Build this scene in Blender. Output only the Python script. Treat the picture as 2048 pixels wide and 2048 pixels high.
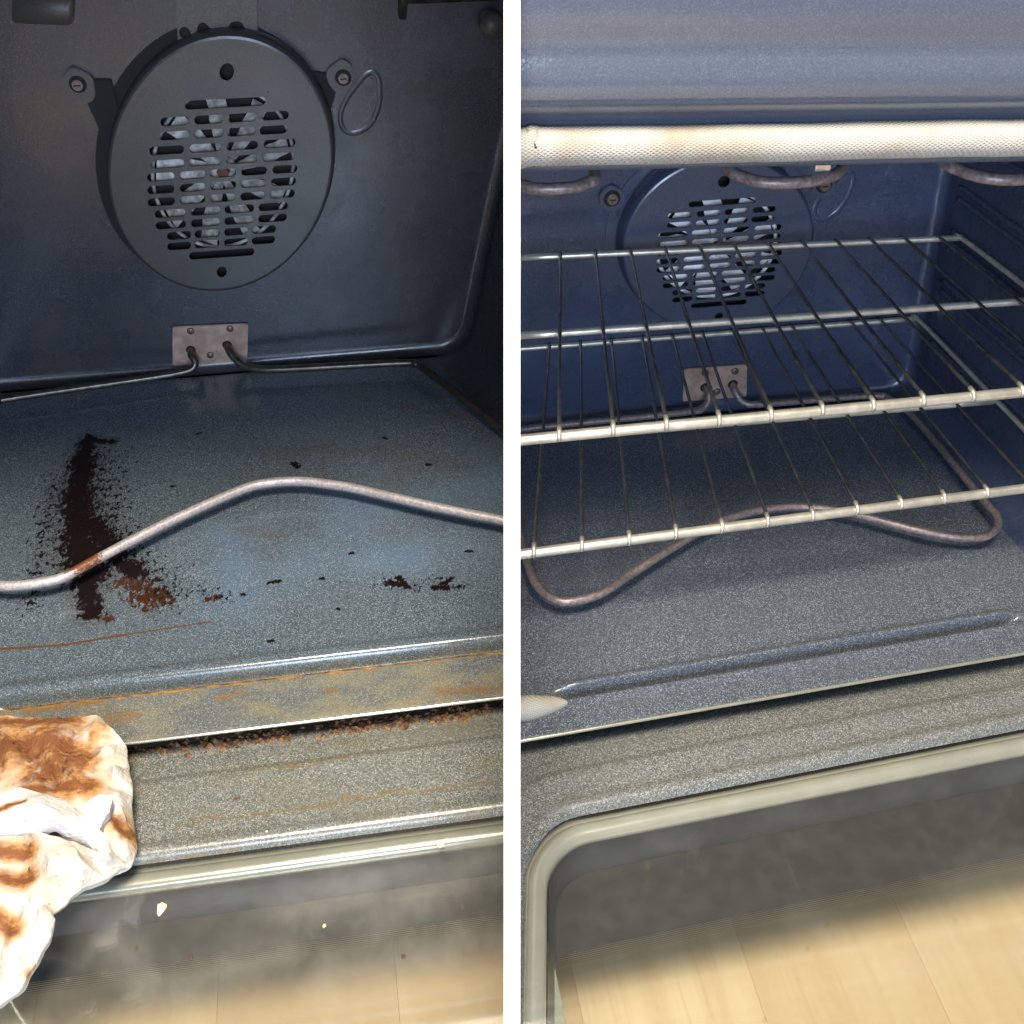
import bpy, bmesh, math, random
from mathutils import Vector, Matrix, noise as mnoise

random.seed(7)
R = math.radians
for o in list(bpy.data.objects):
    bpy.data.objects.remove(o)
scene = bpy.context.scene
COL = scene.collection

# ------------------------------------------------------------------ camera, world, lamps, exposure
CAM_Z = 1.034
cd = bpy.data.cameras.new('camera')
cd.sensor_width = 36.0
cd.lens = 36.0 * 2200 / 2048
cd.clip_start = 0.02
cd.clip_end = 50
cam = bpy.data.objects.new('camera', cd)
COL.objects.link(cam)
cam.location = (0, 0, CAM_Z)
cam.rotation_euler = (R(50), 0, 0)
scene.camera = cam

world = bpy.data.worlds.new('World')
scene.world = world
world.use_nodes = True
bg = world.node_tree.nodes['Background']
bg.inputs['Color'].default_value = (0.55, 0.60, 0.70, 1)
bg.inputs['Strength'].default_value = 0.22


def area(name, loc, target, size, energy, color):
    l = bpy.data.lights.new(name, 'AREA')
    l.shape = 'DISK'
    l.size = size
    l.energy = energy
    l.color = color
    o = bpy.data.objects.new(name, l)
    COL.objects.link(o)
    o.location = loc
    o.rotation_euler = (Vector(target) - Vector(loc)).to_track_quat('-Z', 'Y').to_euler()
    return o


area('ceiling_lamp', (-0.01, 0.02, 2.30), (0.0, 0.45, 0.3), 0.66, 112, (1.0, 0.89, 0.72))
area('cool_fill', (0.14, -1.45, 1.22), (0.04, 1.0, 0.50), 1.0, 56, (0.58, 0.74, 1.0))  # added cool fill behind the camera, brightens both cavities

scene.view_settings.view_transform = 'Standard'
scene.view_settings.look = 'None'
scene.view_settings.gamma = 1.0
scene.view_settings.use_curve_mapping = False
scene.view_settings.exposure = 0.0
scene.cycles.use_adaptive_sampling = True
scene.cycles.adaptive_threshold = 0.03
scene.cycles.max_bounces = 7
scene.cycles.diffuse_bounces = 3
scene.cycles.glossy_bounces = 4
scene.cycles.transparent_max_bounces = 14

# ------------------------------------------------------------------ node helpers


def newmat(name):
    m = bpy.data.materials.new(name)
    m.use_nodes = True
    nt = m.node_tree
    nt.nodes.clear()
    out = nt.nodes.new('ShaderNodeOutputMaterial')
    return m, nt, out


def put(nt, sock, v):
    if isinstance(v, bpy.types.NodeSocket):
        nt.links.new(v, sock)
    elif v is not None:
        if isinstance(v, (tuple, list)) and len(v) == 3 and len(sock.default_value) == 4:
            v = (*v, 1)
        sock.default_value = v


def ma(nt, op, a, b=None, clamp=False):
    n = nt.nodes.new('ShaderNodeMath')
    n.operation = op
    n.use_clamp = clamp
    put(nt, n.inputs[0], a)
    put(nt, n.inputs[1], b)
    return n.outputs[0]


def vm(nt, op, a, b=None, out=0, scale=None):
    n = nt.nodes.new('ShaderNodeVectorMath')
    n.operation = op
    put(nt, n.inputs[0], a)
    put(nt, n.inputs[1], b)
    if scale is not None:
        put(nt, n.inputs['Scale'], scale)
    return n.outputs[out]


def sm(nt, x, lo, hi, a=0.0, b=1.0):
    n = nt.nodes.new('ShaderNodeMapRange')
    n.interpolation_type = 'SMOOTHSTEP'
    put(nt, n.inputs['Value'], x)
    n.inputs['From Min'].default_value = lo
    n.inputs['From Max'].default_value = hi
    n.inputs['To Min'].default_value = a
    n.inputs['To Max'].default_value = b
    return n.outputs[0]


def mixc(nt, f, a, b):
    n = nt.nodes.new('ShaderNodeMix')
    n.data_type = 'RGBA'
    put(nt, n.inputs[0], f)
    put(nt, n.inputs[6], a)
    put(nt, n.inputs[7], b)
    return n.outputs[2]


def objco(nt):
    return nt.nodes.new('ShaderNodeTexCoord').outputs['Object']


def noi(nt, vec, scale, detail=3.0, rough=0.55, dist=0.0):
    n = nt.nodes.new('ShaderNodeTexNoise')
    put(nt, n.inputs['Vector'], vec)
    n.inputs['Scale'].default_value = scale
    n.inputs['Detail'].default_value = detail
    n.inputs['Roughness'].default_value = rough
    n.inputs['Distortion'].default_value = dist
    return n.outputs[0]


def stretch(nt, vec, sc, rot=0.0):
    n = nt.nodes.new('ShaderNodeMapping')
    put(nt, n.inputs['Vector'], vec)
    n.inputs['Scale'].default_value = sc
    n.inputs['Rotation'].default_value = (0, 0, rot)
    return n.outputs[0]


def bump(nt, h, strength, dist=0.001):
    n = nt.nodes.new('ShaderNodeBump')
    n.inputs['Strength'].default_value = strength
    n.inputs['Distance'].default_value = dist
    put(nt, n.inputs['Height'], h)
    return n.outputs[0]


def principled(nt, out, color, rough=0.4, metal=0.0, normal=None, spec=0.5, coat=0.0, coat_rough=0.1):
    p = nt.nodes.new('ShaderNodeBsdfPrincipled')
    put(nt, p.inputs['Base Color'], color)
    put(nt, p.inputs['Roughness'], rough)
    put(nt, p.inputs['Metallic'], metal)
    put(nt, p.inputs['Specular IOR Level'], spec)
    p.inputs['Coat Weight'].default_value = coat
    p.inputs['Coat Roughness'].default_value = coat_rough
    if normal is not None:
        nt.links.new(normal, p.inputs['Normal'])
    nt.links.new(p.outputs[0], out.inputs['Surface'])
    return p


def flat2(nt, vec):
    return vm(nt, 'MULTIPLY', vec, (1, 1, 0))


def segfield(nt, p2, segs):
    """1 on the stroke's centre line, 0 at its edge; the largest over all strokes"""
    best = None
    for (x0, y0, x1, y1, w) in segs:
        bx, by = x1 - x0, y1 - y0
        l2 = bx * bx + by * by
        pa = vm(nt, 'SUBTRACT', p2, (x0, y0, 0))
        if l2 > 1e-9:
            h = ma(nt, 'DIVIDE', vm(nt, 'DOT_PRODUCT', pa, (bx, by, 0), out=1), l2, clamp=True)
            q = vm(nt, 'SUBTRACT', pa, vm(nt, 'SCALE', (bx, by, 0), None, scale=h))
        else:
            q = pa
        d = vm(nt, 'LENGTH', q, None, out=1)
        f = ma(nt, 'SUBTRACT', 1.0, ma(nt, 'DIVIDE', d, w))
        best = f if best is None else ma(nt, 'MAXIMUM', best, f)
    return best


def speckle(nt, co, dark, mid, light, amount=1.0):
    """fine two-size fleck pattern of vitreous enamel"""
    v = nt.nodes.new('ShaderNodeTexVoronoi')
    put(nt, v.inputs['Vector'], co)
    v.inputs['Scale'].default_value = 980
    sep = nt.nodes.new('ShaderNodeSeparateColor')
    nt.links.new(v.outputs['Color'], sep.inputs[0])
    fleck = ma(nt, 'MULTIPLY', sm(nt, sep.outputs[0], 0.62 - 0.1 * amount, 0.95), sm(nt, v.outputs['Distance'], 0.62, 0.22))
    v2 = nt.nodes.new('ShaderNodeTexVoronoi')
    put(nt, v2.inputs['Vector'], co)
    v2.inputs['Scale'].default_value = 1250
    sep2 = nt.nodes.new('ShaderNodeSeparateColor')
    nt.links.new(v2.outputs['Color'], sep2.inputs[0])
    c = mixc(nt, sm(nt, sep2.outputs[1], 0.25, 0.95), dark, mid)
    c = mixc(nt, ma(nt, 'MULTIPLY', fleck, amount), c, light)
    return c, fleck, sep2.outputs[2]


# ------------------------------------------------------------------ materials
M = {}


def enamel(name, dark, mid, light, amount=1.0, rough=0.30, tint=None, stains=None):
    m, nt, out = newmat(name)
    co = objco(nt)
    c, fl, rnd = speckle(nt, co, dark, mid, light, amount)
    big = noi(nt, co, 7.0, 4.0)
    uneven = noi(nt, stretch(nt, co, (1.0, 2.0, 1.0), 0.5), 11.0, 5.0, 0.6)
    c = mixc(nt, sm(nt, uneven, 0.30, 0.72, 0.0, 0.38), c, tuple(0.6 * a_ + 0.4 * b_ for a_, b_ in zip(dark, mid)))
    if tint:
        c = mixc(nt, ma(nt, 'MULTIPLY', sm(nt, big, 0.45, 0.72), 0.55), c, tint)
    r = ma(nt, 'ADD', rough, ma(nt, 'MULTIPLY', ma(nt, 'SUBTRACT', noi(nt, stretch(nt, co, (1.0, 2.6, 1.0), 0.6), 16.0, 6.0), 0.5), 0.34))
    spec = 0.6
    if stains:
        c, r, spec = stains(nt, co, c, r)
    principled(nt, out, c, r, 0.0, bump(nt, noi(nt, co, 420.0, 1.0), 0.16, 0.0006), spec=spec)
    M[name] = m
    return m


DK, MD, LT = (0.036, 0.048, 0.060), (0.097, 0.124, 0.148), (0.27, 0.308, 0.34)


def dirty_floor(nt, co, c, r):
    p = flat2(nt, co)
    rag = noi(nt, stretch(nt, p, (1.1, 0.62, 1)), 190.0, 7.0, 0.74)
    rag2 = noi(nt, stretch(nt, p, (1.0, 0.6, 1)), 420.0, 4.0, 0.6)
    # soft uneven blue patches mixed into the floor colour
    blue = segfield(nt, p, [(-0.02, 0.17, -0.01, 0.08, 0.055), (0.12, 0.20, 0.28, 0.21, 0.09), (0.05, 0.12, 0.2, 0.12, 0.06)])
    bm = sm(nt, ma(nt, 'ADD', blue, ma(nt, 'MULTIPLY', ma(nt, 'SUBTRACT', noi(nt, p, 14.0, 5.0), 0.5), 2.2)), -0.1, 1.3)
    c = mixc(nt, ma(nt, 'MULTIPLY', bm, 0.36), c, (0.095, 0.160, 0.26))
    # thin brown film, wiped in arcs
    film = segfield(nt, p, [(0.03, 0.315, 0.14, 0.30, 0.035), (0.14, 0.30, 0.23, 0.25, 0.04), (0.05, 0.255, 0.16, 0.235, 0.02),
                            (-0.01, 0.185, 0.03, 0.17, 0.02), (0.1, 0.42, 0.25, 0.34, 0.012)])
    wipe = noi(nt, stretch(nt, p, (14, 90, 1), 0.25), 1.0, 5.0)
    fm = sm(nt, ma(nt, 'ADD', film, ma(nt, 'MULTIPLY', ma(nt, 'SUBTRACT', wipe, 0.5), 2.6)), 0.1, 1.5)
    c = mixc(nt, ma(nt, 'MULTIPLY', fm, 0.34), c, (0.075, 0.046, 0.018))
    # thin brown drip line
    dl = segfield(nt, p, [(-0.25, 0.052, -0.161, 0.0465, 0.0022), (-0.161, 0.0465, -0.108, 0.0510, 0.0020), (-0.108, 0.051, -0.032, 0.0555, 0.0012)])
    c = mixc(nt, ma(nt, 'MULTIPLY', sm(nt, ma(nt, 'ADD', dl, ma(nt, 'MULTIPLY', ma(nt, 'SUBTRACT', rag, 0.5), 1.2)), 0.1, 0.5), 0.9), c, (0.09, 0.035, 0.010))
    # red-brown scorched patch
    rb = segfield(nt, p, [(-0.115, 0.125, -0.080, 0.094, 0.030), (-0.100, 0.100, -0.085, 0.090, 0.026), (-0.036, 0.085, -0.028, 0.088, 0.008),
                          (-0.150, 0.085, -0.125, 0.074, 0.010), (-0.160, 0.15, -0.14, 0.10, 0.02)])
    rm = sm(nt, ma(nt, 'ADD', rb, ma(nt, 'MULTIPLY', ma(nt, 'SUBTRACT', rag, 0.56), 4.2)), 0.34, 0.46)
    c = mixc(nt, rm, c, mixc(nt, rag2, (0.010, 0.005, 0.004), (0.060, 0.021, 0.011)))
    # black burnt-on spill
    bk = segfield(nt, p, [(-0.183, 0.366, -0.183, 0.330, 0.017), (-0.183, 0.330, -0.180, 0.270, 0.026), (-0.180, 0.270, -0.168, 0.190, 0.033),
                          (-0.168, 0.190, -0.152, 0.140, 0.037), (-0.156, 0.140, -0.142, 0.085, 0.019),
                          (-0.160, 0.22, -0.130, 0.165, 0.024), (-0.135, 0.165, -0.105, 0.135, 0.017), (-0.18, 0.365, -0.155, 0.36, 0.008)])
    halo = sm(nt, ma(nt, 'ADD', bk, ma(nt, 'MULTIPLY', ma(nt, 'SUBTRACT', noi(nt, p, 40.0, 5.0), 0.5), 1.6)), -0.5, 0.5)
    c = mixc(nt, ma(nt, 'MULTIPLY', halo, 0.35), c, (0.040, 0.030, 0.022))
    bmk = sm(nt, ma(nt, 'ADD', bk, ma(nt, 'MULTIPLY', ma(nt, 'SUBTRACT', rag, 0.53), 2.9)), 0.30, 0.40)
    # loose flecks round it, thinning outwards
    sc = segfield(nt, p, [(-0.165, 0.33, -0.13, 0.18, 0.075), (-0.12, 0.17, -0.07, 0.10, 0.055), (-0.21, 0.30, -0.20, 0.10, 0.03), (0.13, 0.085, 0.16, 0.072, 0.024), (0.175, 0.08, 0.20, 0.064, 0.022), (-0.045, 0.10, -0.02, 0.085, 0.022)])
    sck = sm(nt, ma(nt, 'ADD', ma(nt, 'MULTIPLY', sc, 0.42), ma(nt, 'MULTIPLY', ma(nt, 'SUBTRACT', noi(nt, stretch(nt, p, (1.0, 0.6, 1)), 240.0, 5.0, 0.7), 0.5), 2.2)), 0.43, 0.48)
    sp = segfield(nt, p, [(0.021, 0.100, 0.031, 0.101, 0.0035), (0.178, 0.069, 0.190, 0.066, 0.0055), (0.186, 0.072, 0.196, 0.078, 0.004), (0.135, 0.082, 0.146, 0.078, 0.006),
                          (0.145, 0.088, 0.152, 0.074, 0.005), (-0.083, 0.267, -0.081, 0.267, 0.003), (0.190, 0.262, 0.194, 0.262, 0.0035), (0.046, 0.287, 0.050, 0.281, 0.006),
                          (-0.004, 0.088, -0.002, 0.087, 0.003), (-0.062, 0.36, -0.058, 0.362, 0.003), (0.147, 0.32, 0.15, 0.318, 0.003), (0.085, 0.055, 0.087, 0.053, 0.0025),
                          (0.022, 0.022, 0.026, 0.022, 0.0028), (0.10, 0.13, 0.103, 0.13, 0.003), (0.07, 0.098, 0.073, 0.098, 0.0028), (0.215, 0.115, 0.22, 0.115, 0.003)])
    spk = sm(nt, ma(nt, 'ADD', sp, ma(nt, 'MULTIPLY', ma(nt, 'SUBTRACT', rag2, 0.5), 2.6)), 0.30, 0.40)
    blk = ma(nt, 'MAXIMUM', bmk, ma(nt, 'MAXIMUM', sck, spk))
    c = mixc(nt, blk, c, mixc(nt, rag2, (0.003, 0.002, 0.0025), (0.012, 0.007, 0.007)))
    r = ma(nt, 'ADD', r, ma(nt, 'MULTIPLY', blk, 0.1))
    return c, r, ma(nt, 'SUBTRACT', 0.6, ma(nt, 'MULTIPLY', ma(nt, 'MAXIMUM', blk, rm), 0.5))


def dirty_flange(nt, co, c, r):
    p = flat2(nt, co)
    sx = nt.nodes.new('ShaderNodeSeparateXYZ')
    nt.links.new(co, sx.inputs[0])
    y = sx.outputs[1]
    film = noi(nt, stretch(nt, p, (1, 2.2, 1)), 16.0, 5.0)
    fy = sm(nt, y, 0.0, -0.03)
    c = mixc(nt, ma(nt, 'MULTIPLY', ma(nt, 'MULTIPLY', ma(nt, 'ADD', sm(nt, film, 0.35, 0.75), 0.3), fy), 0.42), c, (0.27, 0.215, 0.10))
    # baked-on grease in the groove
    d = ma(nt, 'ABSOLUTE', ma(nt, 'ADD', y, 0.0225))
    g = ma(nt, 'SUBTRACT', 1.0, ma(nt, 'DIVIDE', d, 0.0048))
    n1 = noi(nt, stretch(nt, p, (0.5, 1.6, 1)), 160.0, 5.0, 0.6)
    gm = sm(nt, ma(nt, 'ADD', g, ma(nt, 'MULTIPLY', ma(nt, 'SUBTRACT', n1, 0.48), 2.4)), 0.1, 0.5)
    c = mixc(nt, gm, c, mixc(nt, sm(nt, n1, 0.35, 0.65), (0.030, 0.011, 0.005), (0.30, 0.155, 0.045)))
    pt = segfield(nt, p, [(-0.125, -0.052, -0.095, -0.046, 0.014), (-0.18, -0.03, -0.12, -0.026, 0.008), (0.17, -0.062, 0.24, -0.068, 0.010), (0.07, -0.045, 0.08, -0.046, 0.004), (-0.02, -0.04, 0.0, -0.036, 0.006)])
    pm = sm(nt, ma(nt, 'ADD', pt, ma(nt, 'MULTIPLY', ma(nt, 'SUBTRACT', n1, 0.5), 2.6)), 0.15, 1.0)
    c = mixc(nt, ma(nt, 'MULTIPLY', pm, 0.6), c, mixc(nt, n1, (0.09, 0.035, 0.01), (0.26, 0.14, 0.03)))
    return c, r, 0.6


def dirty_door(nt, co, c, r):
    p = flat2(nt, co)
    film = noi(nt, stretch(nt, p, (1, 2.5, 1)), 12.0, 5.0)
    c = mixc(nt, ma(nt, 'MULTIPLY', sm(nt, film, 0.45, 0.75), 0.4), c, (0.15, 0.125, 0.06))
    n1 = noi(nt, stretch(nt, p, (0.45, 1.5, 1)), 150.0, 5.0, 0.6)
    pt = segfield(nt, p, [(0.0, -0.104, 0.085, -0.103, 0.005), (0.02, -0.106, 0.06, -0.107, 0.005), (-0.05, -0.150, 0.25, -0.147, 0.0035), (-0.04, -0.146, -0.02, -0.147, 0.006), (0.08, -0.145, 0.13, -0.144, 0.005),
                          (-0.07, -0.178, 0.26, -0.173, 0.0018)])
    pm = sm(nt, ma(nt, 'ADD', pt, ma(nt, 'MULTIPLY', ma(nt, 'SUBTRACT', n1, 0.52), 3.4)), 0.25, 1.1)
    c = mixc(nt, ma(nt, 'MULTIPLY', pm, 0.6), c, mixc(nt, n1, (0.08, 0.045, 0.008), (0.20, 0.13, 0.03)))
    return c, r, 0.6


CD = (0.020, 0.024, 0.034)
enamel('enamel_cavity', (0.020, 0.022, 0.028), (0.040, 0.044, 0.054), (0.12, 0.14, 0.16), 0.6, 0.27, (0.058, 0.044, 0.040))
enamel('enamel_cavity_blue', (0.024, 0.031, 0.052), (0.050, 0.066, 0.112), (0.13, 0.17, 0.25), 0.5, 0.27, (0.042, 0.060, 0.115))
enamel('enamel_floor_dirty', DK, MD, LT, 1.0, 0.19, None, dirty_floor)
enamel('enamel_floor', (0.040, 0.047, 0.059), (0.098, 0.112, 0.138), (0.27, 0.295, 0.33), 1.0, 0.19)
enamel('enamel_flange_dirty', DK, MD, LT, 1.0, 0.20, None, dirty_flange)
enamel('enamel_door_dirty', (0.070, 0.073, 0.068), (0.19, 0.197, 0.182), (0.42, 0.42, 0.39), 1.0, 0.26, None, dirty_door)
enamel('enamel_flange', (0.040, 0.047, 0.059), (0.098, 0.112, 0.138), (0.27, 0.295, 0.33), 1.0, 0.19)
enamel('enamel_door', (0.066, 0.069, 0.066), (0.17, 0.175, 0.168), (0.37, 0.375, 0.355), 1.0, 0.24)
enamel('enamel_head', (0.062, 0.074, 0.104), (0.080, 0.093, 0.125), (0.15, 0.17, 0.21), 0.35, 0.14)
enamel('enamel_cover', (0.036, 0.036, 0.035), (0.050, 0.050, 0.048), (0.13, 0.13, 0.13), 0.3, 0.34)
enamel('enamel_cover_blue', (0.032, 0.041, 0.066), (0.052, 0.067, 0.105), (0.12, 0.14, 0.17), 0.3, 0.32)


def simple(name, col, rough, metal=0.0, nscale=0.0, namt=0.3, bstr=0.0, spec=0.5, coat=0.0, col2=None):
    m, nt, out = newmat(name)
    co = objco(nt)
    c = col
    nrm = None
    if nscale:
        n = noi(nt, co, nscale, 5.0, 0.6)
        c2 = col2 if col2 else tuple(x * (1 - namt) for x in col)
        c = mixc(nt, sm(nt, n, 0.35, 0.68), c2, col)
        if bstr:
            nrm = bump(nt, n, bstr, 0.001)
    principled(nt, out, c, rough, metal, nrm, spec, coat)
    M[name] = m


simple('white_laminate', (0.86, 0.86, 0.85), 0.45, 0, 30, 0.02)
simple('dark_liner', (0.10, 0.098, 0.098), 0.28, 0.3, 25, 0.3)
simple('pale_metal', (0.44, 0.43, 0.36), 0.22, 0.5, 30, 0.15)
simple('black_print', (0.042, 0.041, 0.041), 0.30, 0, 60, 0.3)
simple('body_steel', (0.20, 0.20, 0.21), 0.4, 0.8, 12, 0.2)
simple('fan_metal', (0.50, 0.47, 0.43), 0.5, 0.1, 110, 0.3, 0.2, col2=(0.20, 0.185, 0.165))
simple('fan_metal_bright', (0.88, 0.88, 0.88), 0.5, 0.1, 60, 0.3, 0.2, col2=(0.66, 0.65, 0.64))
simple('strip_pale', (0.24, 0.25, 0.20), 0.4, 0.1, 20, 0.2)
simple('pale_bright', (0.66, 0.64, 0.56), 0.17, 0.6, 30, 0.1)
simple('rust', (0.15, 0.062, 0.025), 0.8, 0.1, 220, 0.5, 0.5)
simple('plate_copper', (0.46, 0.32, 0.25), 0.42, 0.2, 70, 0.4, 0.15, col2=(0.30, 0.20, 0.155))
simple('bracket_grey', (0.11, 0.098, 0.084), 0.5, 0.3, 700, 0.5, 0.2, col2=(0.07, 0.061, 0.052))
m, nt, out = newmat('element_front')
co = objco(nt)
e1 = noi(nt, co, 420.0, 4.0, 0.6)
e2 = noi(nt, co, 38.0, 5.0, 0.6)
ec = mixc(nt, sm(nt, e1, 0.35, 0.68), (0.29, 0.255, 0.26), (0.47, 0.425, 0.425))
ec = mixc(nt, sm(nt, e2, 0.56, 0.72, 0.0, 0.6), ec, (0.24, 0.185, 0.165))
er = segfield(nt, flat2(nt, co), [(-0.155, 0.128, -0.145, 0.136, 0.016), (-0.165, 0.122, -0.156, 0.124, 0.008)])
er = sm(nt, ma(nt, 'ADD', er, ma(nt, 'MULTIPLY', ma(nt, 'SUBTRACT', e1, 0.5), 2.2)), 0.2, 0.6)
ec = mixc(nt, er, ec, (0.16, 0.055, 0.02))
principled(nt, out, ec, 0.46, 0.35, bump(nt, e1, 0.35, 0.001))
M['element_front'] = m
simple('element_dark', (0.10, 0.085, 0.070), 0.30, 0.6, 120, 0.5, 0.1)
simple('screw_steel', (0.20, 0.15, 0.12), 0.45, 0.6, 300, 0.4, 0.2)
simple('chrome_wire', (0.72, 0.67, 0.56), 0.34, 0.7, 80, 0.25)
simple('element_pink', (0.26, 0.205, 0.195), 0.42, 0.35, 300, 0.3, 0.2, col2=(0.14, 0.108, 0.103))
simple('shaded_wire', (0.27, 0.265, 0.255), 0.26, 0.85, 90, 0.4)  # chrome wire darkened: its shaded look is put into the colour
simple('hole_black', (0.004, 0.004, 0.004), 0.8)
simple('crumb', (0.78, 0.55, 0.28), 0.7, 0, 300, 0.4, 0.4, col2=(0.85, 0.74, 0.52))
simple('crumb_dark', (0.10, 0.045, 0.018), 0.7, 0, 300, 0.5, 0.4)
simple('crust', (0.24, 0.11, 0.035), 0.65, 0, 260, 0.6, 0.6, col2=(0.028, 0.011, 0.006))
simple('trim_steel', (0.70, 0.68, 0.56), 0.20, 0.8, 60, 0.15)

# braided glass-fibre gasket
m, nt, out = newmat('gasket_braid')
co = objco(nt)
w1 = nt.nodes.new('ShaderNodeTexWave')
w1.inputs['Scale'].default_value = 170
put(nt, w1.inputs['Vector'], stretch(nt, co, (1.0, 1.0, 1.6)))
w1.bands_direction = 'DIAGONAL'
w2 = nt.nodes.new('ShaderNodeTexWave')
w2.inputs['Scale'].default_value = 170
w2.bands_direction = 'DIAGONAL'
put(nt, w2.inputs['Vector'], stretch(nt, co, (-1.0, 1.0, 1.6)))
wv = ma(nt, 'MAXIMUM', w1.outputs['Fac'], w2.outputs['Fac'])
gn = noi(nt, co, 14.0, 4.0)
gc = mixc(nt, sm(nt, gn, 0.45, 0.75), mixc(nt, wv, (0.24, 0.225, 0.195), (0.36, 0.345, 0.31)), (0.23, 0.185, 0.135))
principled(nt, out, gc, 0.75, 0, bump(nt, wv, 0.45, 0.0009))
M['gasket_braid'] = m

# door glass: a clear sheet with Fresnel reflection; the dirty one carries a smeared film


def glass(name, tint, film):
    m, nt, out = newmat(name)
    co = objco(nt)
    ge = nt.nodes.new('ShaderNodeNewGeometry')
    cs = ma(nt, 'ABSOLUTE', vm(nt, 'DOT_PRODUCT', ge.outputs['Incoming'], ge.outputs['Normal'], out=1))
    schlick = ma(nt, 'ADD', 0.065, ma(nt, 'MULTIPLY', 0.935, ma(nt, 'POWER', ma(nt, 'SUBTRACT', 1.0, cs, clamp=True), 5.0)))
    tr = nt.nodes.new('ShaderNodeBsdfTransparent')
    tr.inputs['Color'].default_value = (*tint, 1)
    gl = nt.nodes.new('ShaderNodeBsdfGlossy')
    gl.inputs['Roughness'].default_value = 0.03 if film < 0.1 else 0.07
    mx = nt.nodes.new('ShaderNodeMixShader')
    nt.links.new(schlick, mx.inputs[0])
    nt.links.new(tr.outputs[0], mx.inputs[1])
    nt.links.new(gl.outputs[0], mx.inputs[2])
    df = nt.nodes.new('ShaderNodeBsdfDiffuse')
    p = flat2(nt, co)
    n1 = noi(nt, stretch(nt, p, (1.0, 0.7, 1), 0.5), 42.0, 9.0, 0.78, 0.2)
    n3 = noi(nt, stretch(nt, p, (220, 5, 1), -0.45), 1.0, 2.0)
    smear = segfield(nt, p, [(0.04, -0.235, 0.10, -0.225, 0.05), (0.10, -0.25, 0.19, -0.215, 0.045), (-0.04, -0.28, 0.03, -0.27, 0.04), (0.06, -0.29, 0.20, -0.28, 0.04), (-0.09, -0.24, -0.06, -0.28, 0.03)])
    sme = sm(nt, ma(nt, 'ADD', smear, ma(nt, 'MULTIPLY', ma(nt, 'SUBTRACT', n1, 0.5), 1.7)), 0.1, 1.5)
    f = ma(nt, 'ADD', ma(nt, 'MULTIPLY', sme, 0.8), ma(nt, 'MULTIPLY', sm(nt, n3, 0.70, 0.80), 0.6))
    f = ma(nt, 'ADD', ma(nt, 'MULTIPLY', f, film), film * 0.35)
    spots = nt.nodes.new('ShaderNodeTexVoronoi')
    spots.inputs['Scale'].default_value = 42
    put(nt, spots.inputs['Vector'], p)
    sepc = nt.nodes.new('ShaderNodeSeparateColor')
    nt.links.new(spots.outputs['Color'], sepc.inputs[0])
    spot = ma(nt, 'MULTIPLY', sm(nt, spots.outputs['Distance'], 0.10, 0.05), sm(nt, sepc.outputs[0], 0.80, 0.82))
    col = mixc(nt, spot, (0.62, 0.60, 0.54), (0.22, 0.13, 0.04))
    put(nt, df.inputs['Color'], col)
    f = ma(nt, 'MAXIMUM', f, ma(nt, 'MULTIPLY', spot, min(0.7, film * 3.0)), clamp=True)
    mx2 = nt.nodes.new('ShaderNodeMixShader')
    nt.links.new(f, mx2.inputs[0])
    nt.links.new(mx.outputs[0], mx2.inputs[1])
    nt.links.new(df.outputs[0], mx2.inputs[2])
    nt.links.new(mx2.outputs[0], out.inputs['Surface'])
    M[name] = m


glass('glass_dirty', (0.97, 0.98, 0.97), 0.075)
glass('glass_clean', (0.975, 0.985, 0.97), 0.03)
glass('glass_outer', (0.965, 0.975, 0.955), 0.012)

# pale oak boards
m, nt, out = newmat('oak_board')
co = objco(nt)
oi = nt.nodes.new('ShaderNodeObjectInfo')
off = vm(nt, 'ADD', co, vm(nt, 'SCALE', (3.1, 7.7, 0), None, scale=oi.outputs['Random']))
g1 = noi(nt, stretch(nt, off, (34, 1.2, 1)), 1.0, 5.0, 0.5, 0.3)
g2 = noi(nt, stretch(nt, off, (260, 7, 1)), 1.0, 3.0)
c = mixc(nt, sm(nt, g1, 0.3, 0.7), (0.76, 0.54, 0.335), (0.86, 0.66, 0.44))
c = mixc(nt, ma(nt, 'MULTIPLY', sm(nt, g2, 0.5, 0.8), 0.28), c, (0.50, 0.33, 0.19))
c = mixc(nt, ma(nt, 'MULTIPLY', oi.outputs['Random'], 0.85), c, (0.58, 0.40, 0.245))
principled(nt, out, c, 0.42, 0, bump(nt, g2, 0.15, 0.0006), coat=0.15)
M['oak_board'] = m

# ------------------------------------------------------------------ mesh helpers
YAW = R(9.0)
BASE_Z = 0.30
POSE = {'L': Vector((-0.23976, 0.666576, CAM_Z - 0.734184)), 'R': Vector((0.26928, 0.684959, CAM_Z - 0.734184))}
SKIP_CUT = set()


def pose(s):
    return Matrix.Translation(POSE[s]) @ Matrix.Rotation(YAW, 4, 'Z')


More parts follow.
